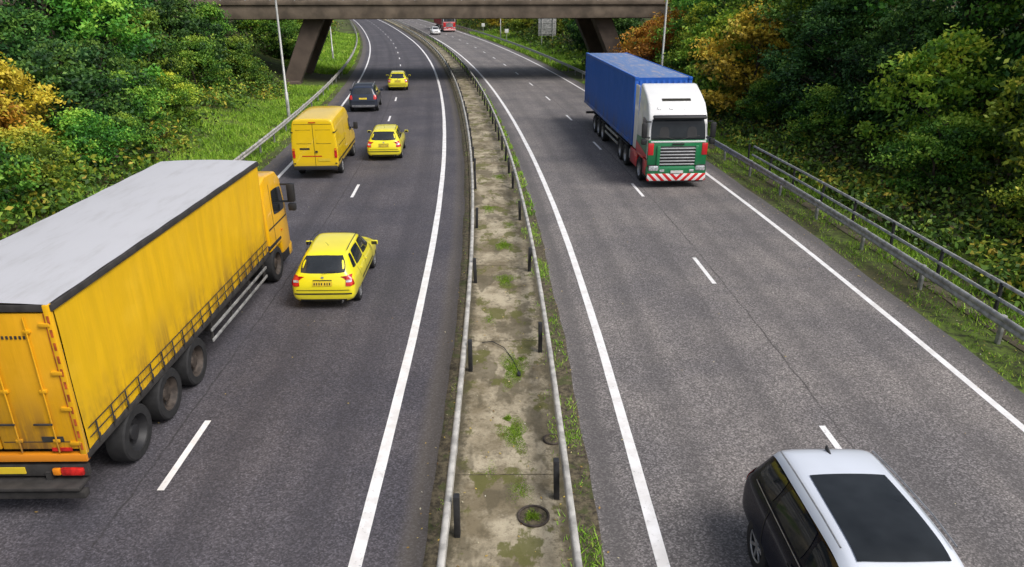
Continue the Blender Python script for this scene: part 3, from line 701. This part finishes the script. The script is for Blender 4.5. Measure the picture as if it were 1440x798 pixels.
# ------------------------------------------------------------ place vehicles
rigid_lorry('curtain_side_lorry', 9.25, -7.66)
hatchback('yellow_car', 19.0, -4.60, M['yellow'], yaw=-.01, sc=.955)
hatchback('yellow_car', 36.9, -5.05, M['yellow'])
hatchback('yellow_car', 64.0, -5.7, M['yellow'])
van('yellow_van', 31.5, -7.66, M['vanyellow'])
suv('dark_suv', 52.8, -7.6, M['charcoal'])
suv('black_suv', 6.62, 4.42, M['black'], M['silver'], flip=True, rails=False)
lorry_art('container_lorry', 29.1, 7.56, M['white'], M['green'], M['red'], M['contblue'], M['controof'])
hatchback('white_car', 147, 3.7, M['white'], flip=True)
lorry_art('red_lorry', 155, 7.6, M['white'], M['red'], M['red'], M['contred'], M['roofgrey'])

# ------------------------------------------------------------ terrain & road
offs = np.array([-1200, -700, -400, -250, -160, -110, -80, -62, -50, -42, -36, -32, -29, -26, -24, -22, -20, -18.5, -17, -16, -15, -14, -13.3, -12.6, -11.8, -10, 0, 10, 11.8, 12.6, 13.3, 14, 15, 16, 17, 18.5, 20, 22, 24, 26, 29, 32, 36, 42, 50, 62, 80, 110, 160, 250, 400, 700, 1200], float)
Ds = np.concatenate([np.arange(-150, 0, 10), np.arange(0, 130, 1.5), np.arange(130, 300, 5), np.arange(300, 1500, 40)])
DD, OO = np.meshgrid(Ds, offs, indexing='ij')
mm = np.sqrt(1+slope(DD)**2)
V = np.stack([cen(DD)+OO*mm, DD, bank(DD, OO)], -1).reshape(-1, 3)
add('ground', np_mesh('ground', V, grid_faces(len(Ds), len(offs))), M['ground'], None, True)
strip('road', [-10.55, -9, -7, -5, -3, -1.06], -100, 620, .012, M['asphL'], 1.0, .05)
strip('road', [1.28, 3, 5, 7, 9, 10.55], -100, 620, .012, M['asphR'], 1.0, .07)
strip('gutter_dirt', [-1.22, -.95], -60, 400, .016, M['soil'], .35, .05)
strip('gutter_dirt', [.93, 1.38], -60, 400, .016, M['soil'], .35, .06)
sweep('central_reservation', 0, -60, 500, [(-1.0, .008), (-1.0, .075), (-.96, .085), (.96, .085), (1.0, .075), (1.0, .008)], M['medconc'], 1.0)
strip('central_reservation_slab', [-.97, -.5, 0, .5, .97], -60, 500, .090, M['medconc'], 1.0)
jroot = bpy.data.objects.new('slab_joints', None); col.objects.link(jroot)
for i, d in enumerate(np.arange(-10, 130, 5.0)):
    q = P([d-.010, d-.010, d+.010, d+.010], np.array([-.95, .95, .95, -.95]), .0945)
    me = bpy.data.meshes.new('j'); me.from_pydata([tuple(v) for v in q], [], [(0, 1, 2, 3)])
    add('joint', me, M['soil'], jroot)
def edge(off, D0, D1, w=.16):
    strip('road_marking', [off-w/2, off+w/2], D0, D1, .017, M['line'], .5, .008)
edge(-2.2, -60, 560, .19); edge(2.2, -60, 560, .19); edge(-9.45, -60, 560, .16); edge(9.68, -60, 560, .16)
def dashes(off, first, per, w=.12):
    Vs = []; Fs = []; k = 0; d = first-2*per
    while d < 400:
        Dd = np.linspace(d, d+2.1, 4); DD, OO = np.meshgrid(Dd, [off-w/2, off+w/2], indexing='ij')
        Vs.append(P(DD, OO, .017).reshape(-1, 3)); Fs.append(grid_faces(4, 2)+k); k += 8; d += per
    add('lane_marking', np_mesh('lane_marking', np.concatenate(Vs), np.concatenate(Fs)), M['line'])
dashes(-5.72, 9.75, 9.25); dashes(5.93, 9.4, 9.15)
WB = [(-.02, .50), (-.045, .53), (-.045, .57), (-.015, .60), (-.015, .63), (-.045, .66), (-.045, .72), (-.02, .76), (.02, .76), (.03, .63), (.02, .50)]
CB = [(-.045, .50), (-.05, .56), (-.025, .59), (-.05, .62), (-.05, .68), (-.02, .70), (.045, .70), (.05, .68), (.05, .62), (.025, .59), (.05, .56), (.045, .50)]
def barrier(name, off, D0, D1, prf, mat, posts, poff, ph, pm, ps=(.10, .10)):
    e = bpy.data.objects.new(name, None); col.objects.link(e)
    sweep('rail', off, D0, D1, prf, mat, 1.0, e)
    for d in posts:
        p = P(d, poff, 0); b = box('post', e, (0, 0, ph/2), (ps[0], ps[1], ph), pm, .012)
        b.location = tuple(p); b.rotation_euler = (random.uniform(-.04, .04), random.uniform(-.04, .04), -math.atan(float(slope(d))))
    return e
cp = list(np.arange(-6.6, 27, 5.05)); cq = list(np.arange(29, 170, 2.6))
for sgn, pos_ in ((-1, cp+cq), (1, [d+.85 for d in cp]+cq)):
    e = barrier('crash_barrier', sgn*.90, -40, 420, CB, M['railgrey'], pos_, sgn*.77, .80, M['post'], (.09, .12))
    for d in np.arange(.5, 60, 3.2):
        p = P(d, sgn*.90, .60); b = box('splice', e, (0, 0, 0), (.112, .30, .16), M['galv'], .01); b.location = tuple(p); b.rotation_euler[2] = -math.atan(float(slope(d)))
barrier('crash_barrier', 11.35, -40, 420, WB, M['galv'], list(np.arange(2, 200, 3.2)), 11.46, .72, M['galv'], (.08, .12))
barrier('crash_barrier', -11.35, -40, 420, [(-a, b) for a, b in WB], M['railgrey'], list(np.arange(2, 200, 3.2)), -11.46, .72, M['galv'], (.08, .12))
e = barrier('safety_fence', 12.15, -20, 32.3, [(-.035, .98), (-.035, 1.05), (.035, 1.05), (.035, .98)], M['galv'], list(np.arange(1.6, 33, 2.4)), 12.15, 1.03, M['post'], (.07, .09))
sweep('mid_rail', 12.10, -20, 32.3, [(-.03, .60), (-.03, .67), (.03, .67), (.03, .60)], M['galv'], 1.0, e)
strip('drain_channel', [11.75, 12.45], -20, 60, .02, M['medconc'], .6, .06)

for (d, o, rr) in ((8.95, .38, .25), (11.0, .80, .17)):
    e = bpy.data.objects.new('drain_cover', None); col.objects.link(e); p = P(d, o, .09); e.location = tuple(p)
    lathe('ring', e, (0, 0, 0), [(0, rr), (.03, rr), (.035, rr-.015), (.03, rr-.03), (.006, rr-.035)], M['dirtyrim'], 28, 'Z')
    lathe('cover', e, (0, 0, .006), [(0, rr-.03), (.004, rr-.09), (.004, 0)], M['soil'], 28, 'Z')
cb = tube('broken_cable', None, [tuple(P(14.9, -.55, .11)), tuple(P(14.85, -.30, .15)), tuple(P(14.6, -.05, .13)), tuple(P(14.2, .10, .10)), tuple(P(13.8, .20, .10)), tuple(P(13.5, .26, .10))], .010, M['post'], 6)
box('cable_end', cb, tuple(P(13.4, .26, .115)), (.07, .16, .04), M['post'], .01)

def lamp_post(name, D, off, side, h=10.5):
    r = root(name, D, off, z=float(bank(D, off)))
    tube('column', r, [(0, 0, 0), (0, 0, 1.6), (0, 0, 1.62), (0, 0, h-.4), (side*.15, 0, h), (side*.7, 0, h+.25), (side*1.8, 0, h+.35)], [.11, .11, .075, .06, .05, .045, .04], M['lamp'], 12)
    box('lantern', r, (side*2.1, 0, h+.36), (.8, .28, .16), M['lamp'], .06); box('lens', r, (side*2.1, 0, h+.265), (.5, .2, .04), M['clear'], .015)
    box('door', r, (0, -.108, .9), (.12, .02, .5), M['lamp'], .005)
lamp_post('street_lamp', 49, -12.3, 1); lamp_post('street_lamp', 50, 12.8, -1)
lamp_post('street_lamp', 92, -13.6, 1); lamp_post('street_lamp', 130, 13.2, -1)
r = root('road_sign', 106, 15.6, z=float(bank(106, 15.6)))
box('panel', r, (0, .1, 3.1), (2.6, .05, 3.4), M['galv'], .01)
for x in (-.8, .8): tube('sign_post', r, [(x, 0, -.3), (x, 0, 4.8)], .07, M['lamp'], 8)
for z in (1.7, 2.4, 3.1, 3.8, 4.5): box('brace', r, (0, .05, z), (2.55, .05, .07), M['lamp'])
for (d, o) in ((140, 11.9), (118, 11.9)):
    r = root('marker_sign', d, o, z=0.); tube('sign_post', r, [(0, 0, 0), (0, 0, 2.2)], .04, M['lamp'], 8)
    box('panel', r, (0, -.05, 1.95), (.6, .02, .6), M['plateW'], .005)

# ------------------------------------------------------------ bridge
r = root('road_bridge', 66.5, 0, z=0.)
W = 11.0
def bprof(name, zz, y0, y1, mat, x0=-48, x1=48):
    box(name, r, ((x0+x1)/2, (y0+y1)/2, (zz[0]+zz[1])/2), (x1-x0, y1-y0, zz[1]-zz[0]), mat, .03)
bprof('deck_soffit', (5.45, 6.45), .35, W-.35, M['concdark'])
bprof('edge_beam', (5.50, 6.58), 0.0, .34, M['concrete']); bprof('edge_beam', (5.50, 6.58), W-.34, W, M['concrete'])
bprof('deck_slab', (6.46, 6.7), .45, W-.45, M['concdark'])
bprof('coping', (6.605, 6.95), -.14, .42, M['concrete']); bprof('coping', (6.605, 6.95), W-.42, W+.14, M['concrete'])
for y in (.1, W-.1):
    for z in (7.25, 7.6, 7.95): box('parapet_rail', r, (0, y, z), (96, .07, .09), M['galv'])
    for i in range(49): box('parapet_post', r, (-48+i*2, y, 7.4), (.09, .09, 1.1), M['galv'])
for s in (-1, 1):
    for y in (.9, W-2.3):
        bm = bmesh.new(); xt, xb = s*12.7, s*15.4
        def ring(x, z, hw_): return [bm.verts.new((x-hw_, y, z)), bm.verts.new((x+hw_, y, z)), bm.verts.new((x+hw_, y+1.3, z)), bm.verts.new((x-hw_, y+1.3, z))]
        a = ring(xb, -.4, .75); b = ring(xt, 5.47, .85)
        bm.faces.new(a[::-1]); bm.faces.new(b)
        for i in range(4): bm.faces.new((a[i], a[(i+1) % 4], b[(i+1) % 4], b[i]))
        bmesh.ops.recalc_face_normals(bm, faces=bm.faces)
        bmesh.ops.bevel(bm, geom=bm.edges[:], offset=.05, segments=1, affect='EDGES')
        me = bpy.data.meshes.new('leg'); bm.to_mesh(me); bm.free(); add('leg', me, M['concdark'], r)
        box('leg_plinth', r, (s*15.5, y+.65, .1), (2.3, 1.9, .5), M['concdark'], .05)

# ------------------------------------------------------------ vegetation
def unit(v): return v/(np.linalg.norm(v, axis=-1, keepdims=True)+1e-9)
def leaves_np(C, size, rg, up=.5):
    n = len(C); N = unit(rg.normal(size=(n, 3))+np.array([0, 0, up])); A = unit(np.cross(N, rg.normal(size=(n, 3)))); B = np.cross(N, A)
    s = size[:, None]
    V = np.stack([C-A*s, C-B*s*.55, C+A*s, C+B*s*.55], 1).reshape(-1, 3)
    return V, np.arange(n*4).reshape(n, 4)
def crown(centers, radii, per, size, rg, vals):
    """feathery sprays: each clump is a stretched, drooping gaussian cloud of leaves"""
    k = len(centers); idx = np.repeat(np.arange(k), per); n = len(idx)
    g = rg.normal(size=(n, 3))*.46
    ax = unit(rg.normal(size=(k, 3))*np.array([1, 1, .35]))[idx]          # spray direction per clump
    along = (g*ax).sum(1, keepdims=True)
    d = g*np.array([1, 1, .6])+ax*along*.9
    d[:, 2] -= .28*(along[:, 0]**2)
    C = centers[idx]+d*radii[idx][:, None]
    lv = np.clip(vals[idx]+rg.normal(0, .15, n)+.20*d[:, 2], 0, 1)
    return C, lv
def tree_mesh(seed, h, rad, base, ncl, per, size, pointy=0.):
    rg = np.random.default_rng(seed); TV = []; TF = []; k = 0
    def addt(path, rr, sides=6):
        nonlocal k
        V, F = tube_np(path, rr, sides); TV.append(V); TF.append(F+k); k += len(V)
    zs = np.linspace(-.5, h*.92, 9); wob = np.cumsum(rg.normal(0, .10, (9, 2)), 0)
    tr = np.column_stack([wob[:, 0], wob[:, 1], zs]); addt(tr, np.linspace(.024*h, .02, 9), 8)
    cs = []; rs = []; th0 = rg.random()*6.28
    for i in range(ncl):
        t = rg.random(); z = base+(h-base)*t
        prof_ = (math.sin(math.pi*min(1, .12+t*.88))**.55 if pointy == 0 else (1-t)**.75+.08)
        th = rg.random()*6.28; out = 1+.28*math.sin(2*th+th0)+.22*math.sin(3*th+5*t+th0*2)
        rr = rad*prof_*out*(rg.random()**.38)
        cs.append((math.cos(th)*rr, math.sin(th)*rr, z)); rs.append(rg.uniform(.45, 1.15)*rad*.26)
    cs = np.array(cs); rs = np.array(rs)
    for i in range(0, ncl, 3):
        c = cs[i]; zt = max(base*.5, c[2]-.45*math.hypot(c[0], c[1])-.3); ft = np.interp(zt, zs, tr[:, 0]); fy = np.interp(zt, zs, tr[:, 1])
        a = np.array([ft, fy, zt]); mid = (a+c)/2+np.array([0, 0, .15])+rg.normal(0, .1, 3)
        addt([a, mid, c], [.008*h, .005*h, .012], 5)
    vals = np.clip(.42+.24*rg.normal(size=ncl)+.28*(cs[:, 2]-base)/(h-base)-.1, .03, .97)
    C, lv = crown(cs, rs, per, size, rg, vals)
    LV, LF = leaves_np(C, size*rg.uniform(.6, 1.35, len(C)), rg)
    V = np.concatenate(TV+[LV]); F = np.concatenate(TF+[LF+k])
    nt_ = sum(len(f) for f in TF); mi = np.concatenate([np.zeros(nt_), np.ones(len(LF))]); l = np.concatenate([np.zeros(nt_), lv])
    me = np_mesh('tree_shape', V, F, l, mi)
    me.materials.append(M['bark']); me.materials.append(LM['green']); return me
shapes = [tree_mesh(1, 10, 3.0, 1.0, 150, 145, .125), tree_mesh(2, 9, 3.3, .8, 160, 140, .125), tree_mesh(3, 11, 2.7, 1.2, 150, 145, .115),
          tree_mesh(4, 12, 2.5, .8, 150, 145, .115, 1.), tree_mesh(5, 5, 2.3, .3, 95, 145, .105), tree_mesh(6, 4, 2.2, .2, 85, 145, .095)]
def tree(name, D, off, shape, sc, pal):
    ob = bpy.data.objects.new(name, shapes[shape]); col.objects.link(ob)
    p = P(D, off, 0); p[2] = float(bank(D, off))-.1
    ob.location = tuple(p); ob.rotation_euler = (0, 0, random.random()*6.28)
    ob.scale = (sc*random.uniform(.9, 1.1), sc*random.uniform(.9, 1.1), sc*random.uniform(.92, 1.08))
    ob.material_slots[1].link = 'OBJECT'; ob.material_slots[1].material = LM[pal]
NM = {'dark': 'dark_green_tree', 'green': 'broadleaf_tree', 'ygreen': 'birch_tree', 'gold': 'golden_autumn_tree', 'orange': 'orange_autumn_tree'}
T = [
 (20, -18.0, 5, .85, 'green'), (23.5, -17.2, 5, .75, 'green'), (26, -21, 4, .8, 'ygreen'), (24.5, -25, 1, .75, 'dark'), (29.0, -18.8, 4, .80, 'gold'), (28.2, -19.6, 5, .7, 'orange'), (26.6, -17.0, 5, .62, 'ygreen'), (31.2, -17.0, 5, .62, 'green'), (33.6, -18.6, 4, .85, 'dark'), (30, -27, 0, 1.0, 'dark'),
 (34.2, -16.6, 5, .5, 'green'), (36, -21.0, 4, .95, 'dark'), (37, -25.5, 2, 1.1, 'dark'), (38, -17.8, 5, .75, 'green'), (39, -19.6, 5, .9, 'dark'), (42, -21.0, 4, 1.2, 'green'), (42, -28, 3, 1.15, 'dark'), (46, -24.5, 3, .95, 'dark'), (43.5, -17.6, 5, .62, 'ygreen'), (47, -19.8, 4, .9, 'green'),
 (50, -23, 1, .85, 'dark'), (53, -18.8, 5, .95, 'green'), (56, -20.4, 4, 1.1, 'dark'), (57, -25, 0, .8, 'dark'), (60, -17.8, 5, .9, 'green'), (61.5, -20, 4, 1.0, 'green'), (52, -31, 2, 1.1, 'dark'), (60, -30, 3, 1.0, 'dark'), (36, -32, 0, 1.0, 'dark'),
 (59, -17.0, 5, .6, 'green'),
 (15, 17.2, 5, .7, 'ygreen'), (18, 19.5, 4, .9, 'green'), (19.5, 16.6, 5, .62, 'ygreen'), (22, 18.2, 4, .95, 'ygreen'), (24, 21.5, 1, .95, 'dark'), (25.5, 16.6, 5, .7, 'green'), (27.8, 17.8, 4, .95, 'ygreen'), (28.5, 21.5, 2, 1.0, 'green'), (31.5, 18.3, 1, .72, 'dark'), (33.5, 22, 0, 1.1, 'green'), (34.5, 16.4, 5, .72, 'green'), (36.5, 17.6, 0, .72, 'dark'), (39.5, 19.5, 1, .95, 'green'),
 (39.5, 15.9, 5, .7, 'green'), (43.0, 16.4, 4, 1.25, 'gold'), (44, 19.8, 0, .95, 'ygreen'), (46.8, 15.9, 4, 1.2, 'ygreen'), (49, 18.3, 2, .85, 'green'), (45.0, 15.2, 5, .55, 'ygreen'), (50.2, 15.4, 4, 1.0, 'ygreen'), (53, 16.6, 0, .68, 'ygreen'), (55.5, 17.8, 1, .85, 'green'), (57.5, 15.2, 4, 1.05, 'orange'), (61, 16.2, 4, 1.15, 'orange'), (62, 20, 1, .9, 'gold'),
 (36, 28, 2, 1.1, 'dark'), (45, 26, 3, 1.1, 'dark'), (54, 24, 0, 1.1, 'green'), (28, 29, 0, 1.1, 'dark'), (60, 27, 2, 1.1, 'dark'), (22, 26, 1, 1.0, 'dark'),
 (84, -18, 4, 1.1, 'green'), (90, -21, 1, .9, 'ygreen'), (82, -24, 0, 1, 'dark'), (98, -17.5, 4, 1.0, 'ygreen'), (104, -21, 0, .9, 'green'), (114, -19, 4, 1.2, 'ygreen'), (125, -20, 1, .9, 'green'), (95, -29, 2, 1, 'dark'), (112, -29, 1, 1, 'dark'),
 (84, 18.5, 1, .9, 'dark'), (88, 21, 0, 1.0, 'green'), (92, 17.5, 4, 1.2, 'dark'), (98, 19.5, 1, .9, 'green'), (112, 18, 4, 1.2, 'ygreen'), (120, 20.5, 0, .9, 'gold'), (128, 17.5, 4, 1.1, 'ygreen'), (138, 19, 1, .9, 'green'), (150, 17.5, 4, 1.3, 'gold'),
 (160, 20, 0, 1, 'ygreen'), (172, 18, 1, .9, 'green'), (186, 19, 0, 1, 'ygreen'), (200, 18, 1, 1, 'green'), (140, -20, 1, 1, 'green'), (158, -20, 0, 1, 'ygreen'), (176, -21, 1, 1, 'green'), (196, -20, 0, 1.1, 'ygreen'), (105, 27, 2, 1.1, 'dark'), (130, 28, 2, 1.1, 'green'), (155, 28, 1, 1.2, 'dark'), (215, 22, 0, 1.2, 'green'), (220, -24, 1, 1.2, 'dark'),
]
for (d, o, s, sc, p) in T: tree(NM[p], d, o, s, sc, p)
for d in np.arange(228, 420, 14):
    for o in (-22, 20): tree('distant_tree', float(d)+random.uniform(-3, 3), o+random.uniform(-3, 3), random.choice([0, 1, 2]), random.uniform(.9, 1.3), random.choice(['green', 'ygreen', 'dark']))

def undergrowth(name, specs, mat):
    Cs = []; Ls = []; Ss = []
    for (D0, D1, o0, o1, n, r0, r1, per, size) in specs:
        D = rng.uniform(D0, D1, n); o = rng.uniform(o0, o1, n); c = P(D, o, 0); R = rng.uniform(r0, r1, n)
        c[:, 2] = bank(D, o)+R*.45
        vals = np.clip(.44+.28*wav(D*1.7, o*2.1)+.20*rng.normal(size=n), .03, .97)
        C, lv = crown(c, R, per, size, rng, vals); Cs.append(C); Ls.append(lv); Ss.append(size*rng.uniform(.6, 1.4, len(C)))
    C = np.concatenate(Cs); V, F = leaves_np(C, np.concatenate(Ss), rng, .8)
    add(name, np_mesh(name, V, F, np.concatenate(Ls)), mat)
undergrowth('undergrowth', [(14, 36, 13.4, 18.0, 330, .35, .95, 95, .095), (14, 62, 16.5, 24, 260, .6, 1.3, 95, .125), (34, 64, 13.3, 17, 240, .35, .9, 75, .10), (76, 220, 14, 22, 320, .7, 1.5, 55, .18)], LM['mixed'])
undergrowth('undergrowth', [(16, 40, -22, -15.2, 280, .45, 1.1, 90, .11), (36, 64, -24, -16.4, 290, .5, 1.2, 90, .12), (55, 64, -18, -14.8, 50, .4, .9, 80, .1), (80, 220, -24, -16, 300, .7, 1.5, 55, .18)], LM['mixed'])

def grass(name, specs):
    Vs = []; L = []
    for (D0, D1, o0, o1, dens, h0, h1, thr, w) in specs:
        n = int(abs(D1-D0)*abs(o1-o0)*dens); D = rng.uniform(D0, D1, n); o = rng.uniform(o0, o1, n)
        keep = (wav(D*5.3, o*6.1)+.5*wav(D*13., o*17.)+.35*rng.normal(size=n)) > thr
        D = D[keep]; o = o[keep]; n = len(D); b = P(D, o, 0); b[:, 2] = bank(D, o)+.01+(.085 if abs(o0) < 1 and abs(o1) < 1 else 0)
        h = rng.uniform(h0, h1, n)*(1+.4*wav(D*3, o*4)); th = rng.random(n)*6.28; dx = np.stack([np.cos(th), np.sin(th), np.zeros(n)], -1)*(w*rng.uniform(.6, 1.4, n))[:, None]
        tip = b+np.stack([rng.normal(0, .55, n)*h, rng.normal(0, .55, n)*h, h], -1)
        Vs.append(np.stack([b-dx, b+dx, tip], 1).reshape(-1, 3)); L.append(np.clip(.5+.3*wav(D*2, o*3)+.22*rng.normal(size=n), 0, 1))
    V = np.concatenate(Vs); add(name, np_mesh(name, V, np.arange(len(V)).reshape(-1, 3), np.concatenate(L)), LM['grass'])
grass('verge_grass', [(22, 66, -17, -11.0, 220, .06, .24, -.45, .024), (76, 150, -17.5, -11.0, 60, .15, .4, -.8, .06), (20, 66, -11.0, -10.5, 130, .04, .12, .1, .016),
                      (8, 45, 10.60, 11.7, 380, .04, .13, .08, .011), (8, 60, 11.7, 14, 230, .06, .24, -.15, .018), (45, 66, 10.7, 14, 180, .1, .3, -.3, .03), (76, 150, 10.8, 17, 45, .2, .5, -.6, .06)])
grass('median_weeds', [(6, 24, 1.02, 1.34, 1500, .02, .11, .30, .009), (24, 60, 1.02, 1.40, 550, .04, .16, .15, .018), (60, 140, 1.0, 1.4, 90, .1, .22, .1, .04), (6, 40, -1.15, -.98, 450, .015, .05, .7, .007),
                       (7, 60, .74, .97, 700, .02, .08, .45, .009)])
def clumps(name, specs):
    Vs = []; L = []
    for (D, o, rx, ry, n, h) in specs:
        a = rng.random(n)*6.28; q = rng.random(n)**.6; wob = 1+.3*np.sin(3*a+D)+.2*np.sin(5*a)
        o_ = o+np.cos(a)*q*rx*wob; d_ = D+np.sin(a)*q*ry*wob; b = P(d_, o_, .09); hh = h*rng.uniform(.3, 1.2, n)*(1.1-q)
        th = rng.random(n)*6.28; dx = np.stack([np.cos(th), np.sin(th), np.zeros(n)], -1)*.009
        tip = b+np.stack([rng.normal(0, .5, n)*hh, rng.normal(0, .5, n)*hh, hh], -1)
        Vs.append(np.stack([b-dx, b+dx, tip], 1).reshape(-1, 3)); L.append(np.clip(.38+.2*rng.normal(size=n), 0, 1))
    V = np.concatenate(Vs); add(name, np_mesh(name, V, np.arange(len(V)).reshape(-1, 3), np.concatenate(L)), LM['grass'])
clumps('moss_clumps', [(8.95, .36, .15, .15, 900, .08), (11.2, .12, .26, .55, 3600, .030), (11.7, .0, .08, .08, 250, .10), (13.7, .14, .29, .80, 5200, .030), (14.1, .32, .1, .1, 200, .06), (18.8, .05, .27, .55, 2600, .035), (21.8, .1, .3, .5, 1500, .07), (26, -.3, .3, .6, 900, .05), (31, .3, .3, .6, 800, .06), (9.6, .2, .24, .38, 1200, .018), (16.2, -.4, .2, .4, 700, .02), (24, .4, .25, .5, 700, .03), (10.1, -.3, .15, .3, 400, .015)])
n = 2800; D = rng.uniform(6, 60, n); pick = rng.random(n)
o = np.where(pick < .35, rng.uniform(10.2, 11.8, n), np.where(pick < .65, rng.uniform(-1.5, 1.6, n), np.where(pick < .9, rng.uniform(-11.3, -9.8, n), rng.uniform(-10, 10, n))))
C = P(D, o, .03); C[:, 2] = np.where(np.abs(o) < .97, .105, .028)
V, F = leaves_np(C, rng.uniform(.010, .032, n), rng, 6.)
add('fallen_leaves', np_mesh('fallen_leaves', V, F, rng.random(n)), LM['litter'])

# ------------------------------------------------------------ light, world, camera
w = bpy.data.worlds.new('World'); S.world = w; w.use_nodes = True; nt = w.node_tree
sky = nt.nodes.new('ShaderNodeTexSky'); sky.sky_type = 'NISHITA'; sky.sun_disc = False
EL, AZ = 50, 125
sky.sun_elevation = math.radians(EL); sky.sun_rotation = math.radians(AZ); sky.dust_density = 4; sky.air_density = 1.0; sky.ozone_density = 1
hs = nt.nodes.new('ShaderNodeHueSaturation'); hs.inputs['Saturation'].default_value = .6
nt.links.new(sky.outputs[0], hs.inputs['Color']); bg = nt.nodes['Background']
nt.links.new(hs.outputs[0], bg.inputs['Color']); bg.inputs['Strength'].default_value = .15
sun = bpy.data.lights.new('sun', 'SUN'); sun.energy = 2.35; sun.angle = math.radians(28); sun.color = (1, .975, .95)
so = bpy.data.objects.new('sun', sun); col.objects.link(so)
az = math.radians(AZ); el = math.radians(EL)
dirv = Vector((math.sin(az)*math.cos(el), math.cos(az)*math.cos(el), math.sin(el)))
so.rotation_euler = dirv.to_track_quat('Z', 'Y').to_euler()
cam = bpy.data.cameras.new('camera'); cam.lens = 25.3; cam.sensor_width = 36; cam.clip_end = 4000; cam.clip_start = .05
co = bpy.data.objects.new('camera', cam); col.objects.link(co); co.location = (0, 0, 7.6)
co.rotation_euler = (math.radians(90-22.03), 0, 0); S.camera = co
S.view_settings.view_transform = 'Standard'; S.view_settings.look = 'None'; S.view_settings.exposure = 0
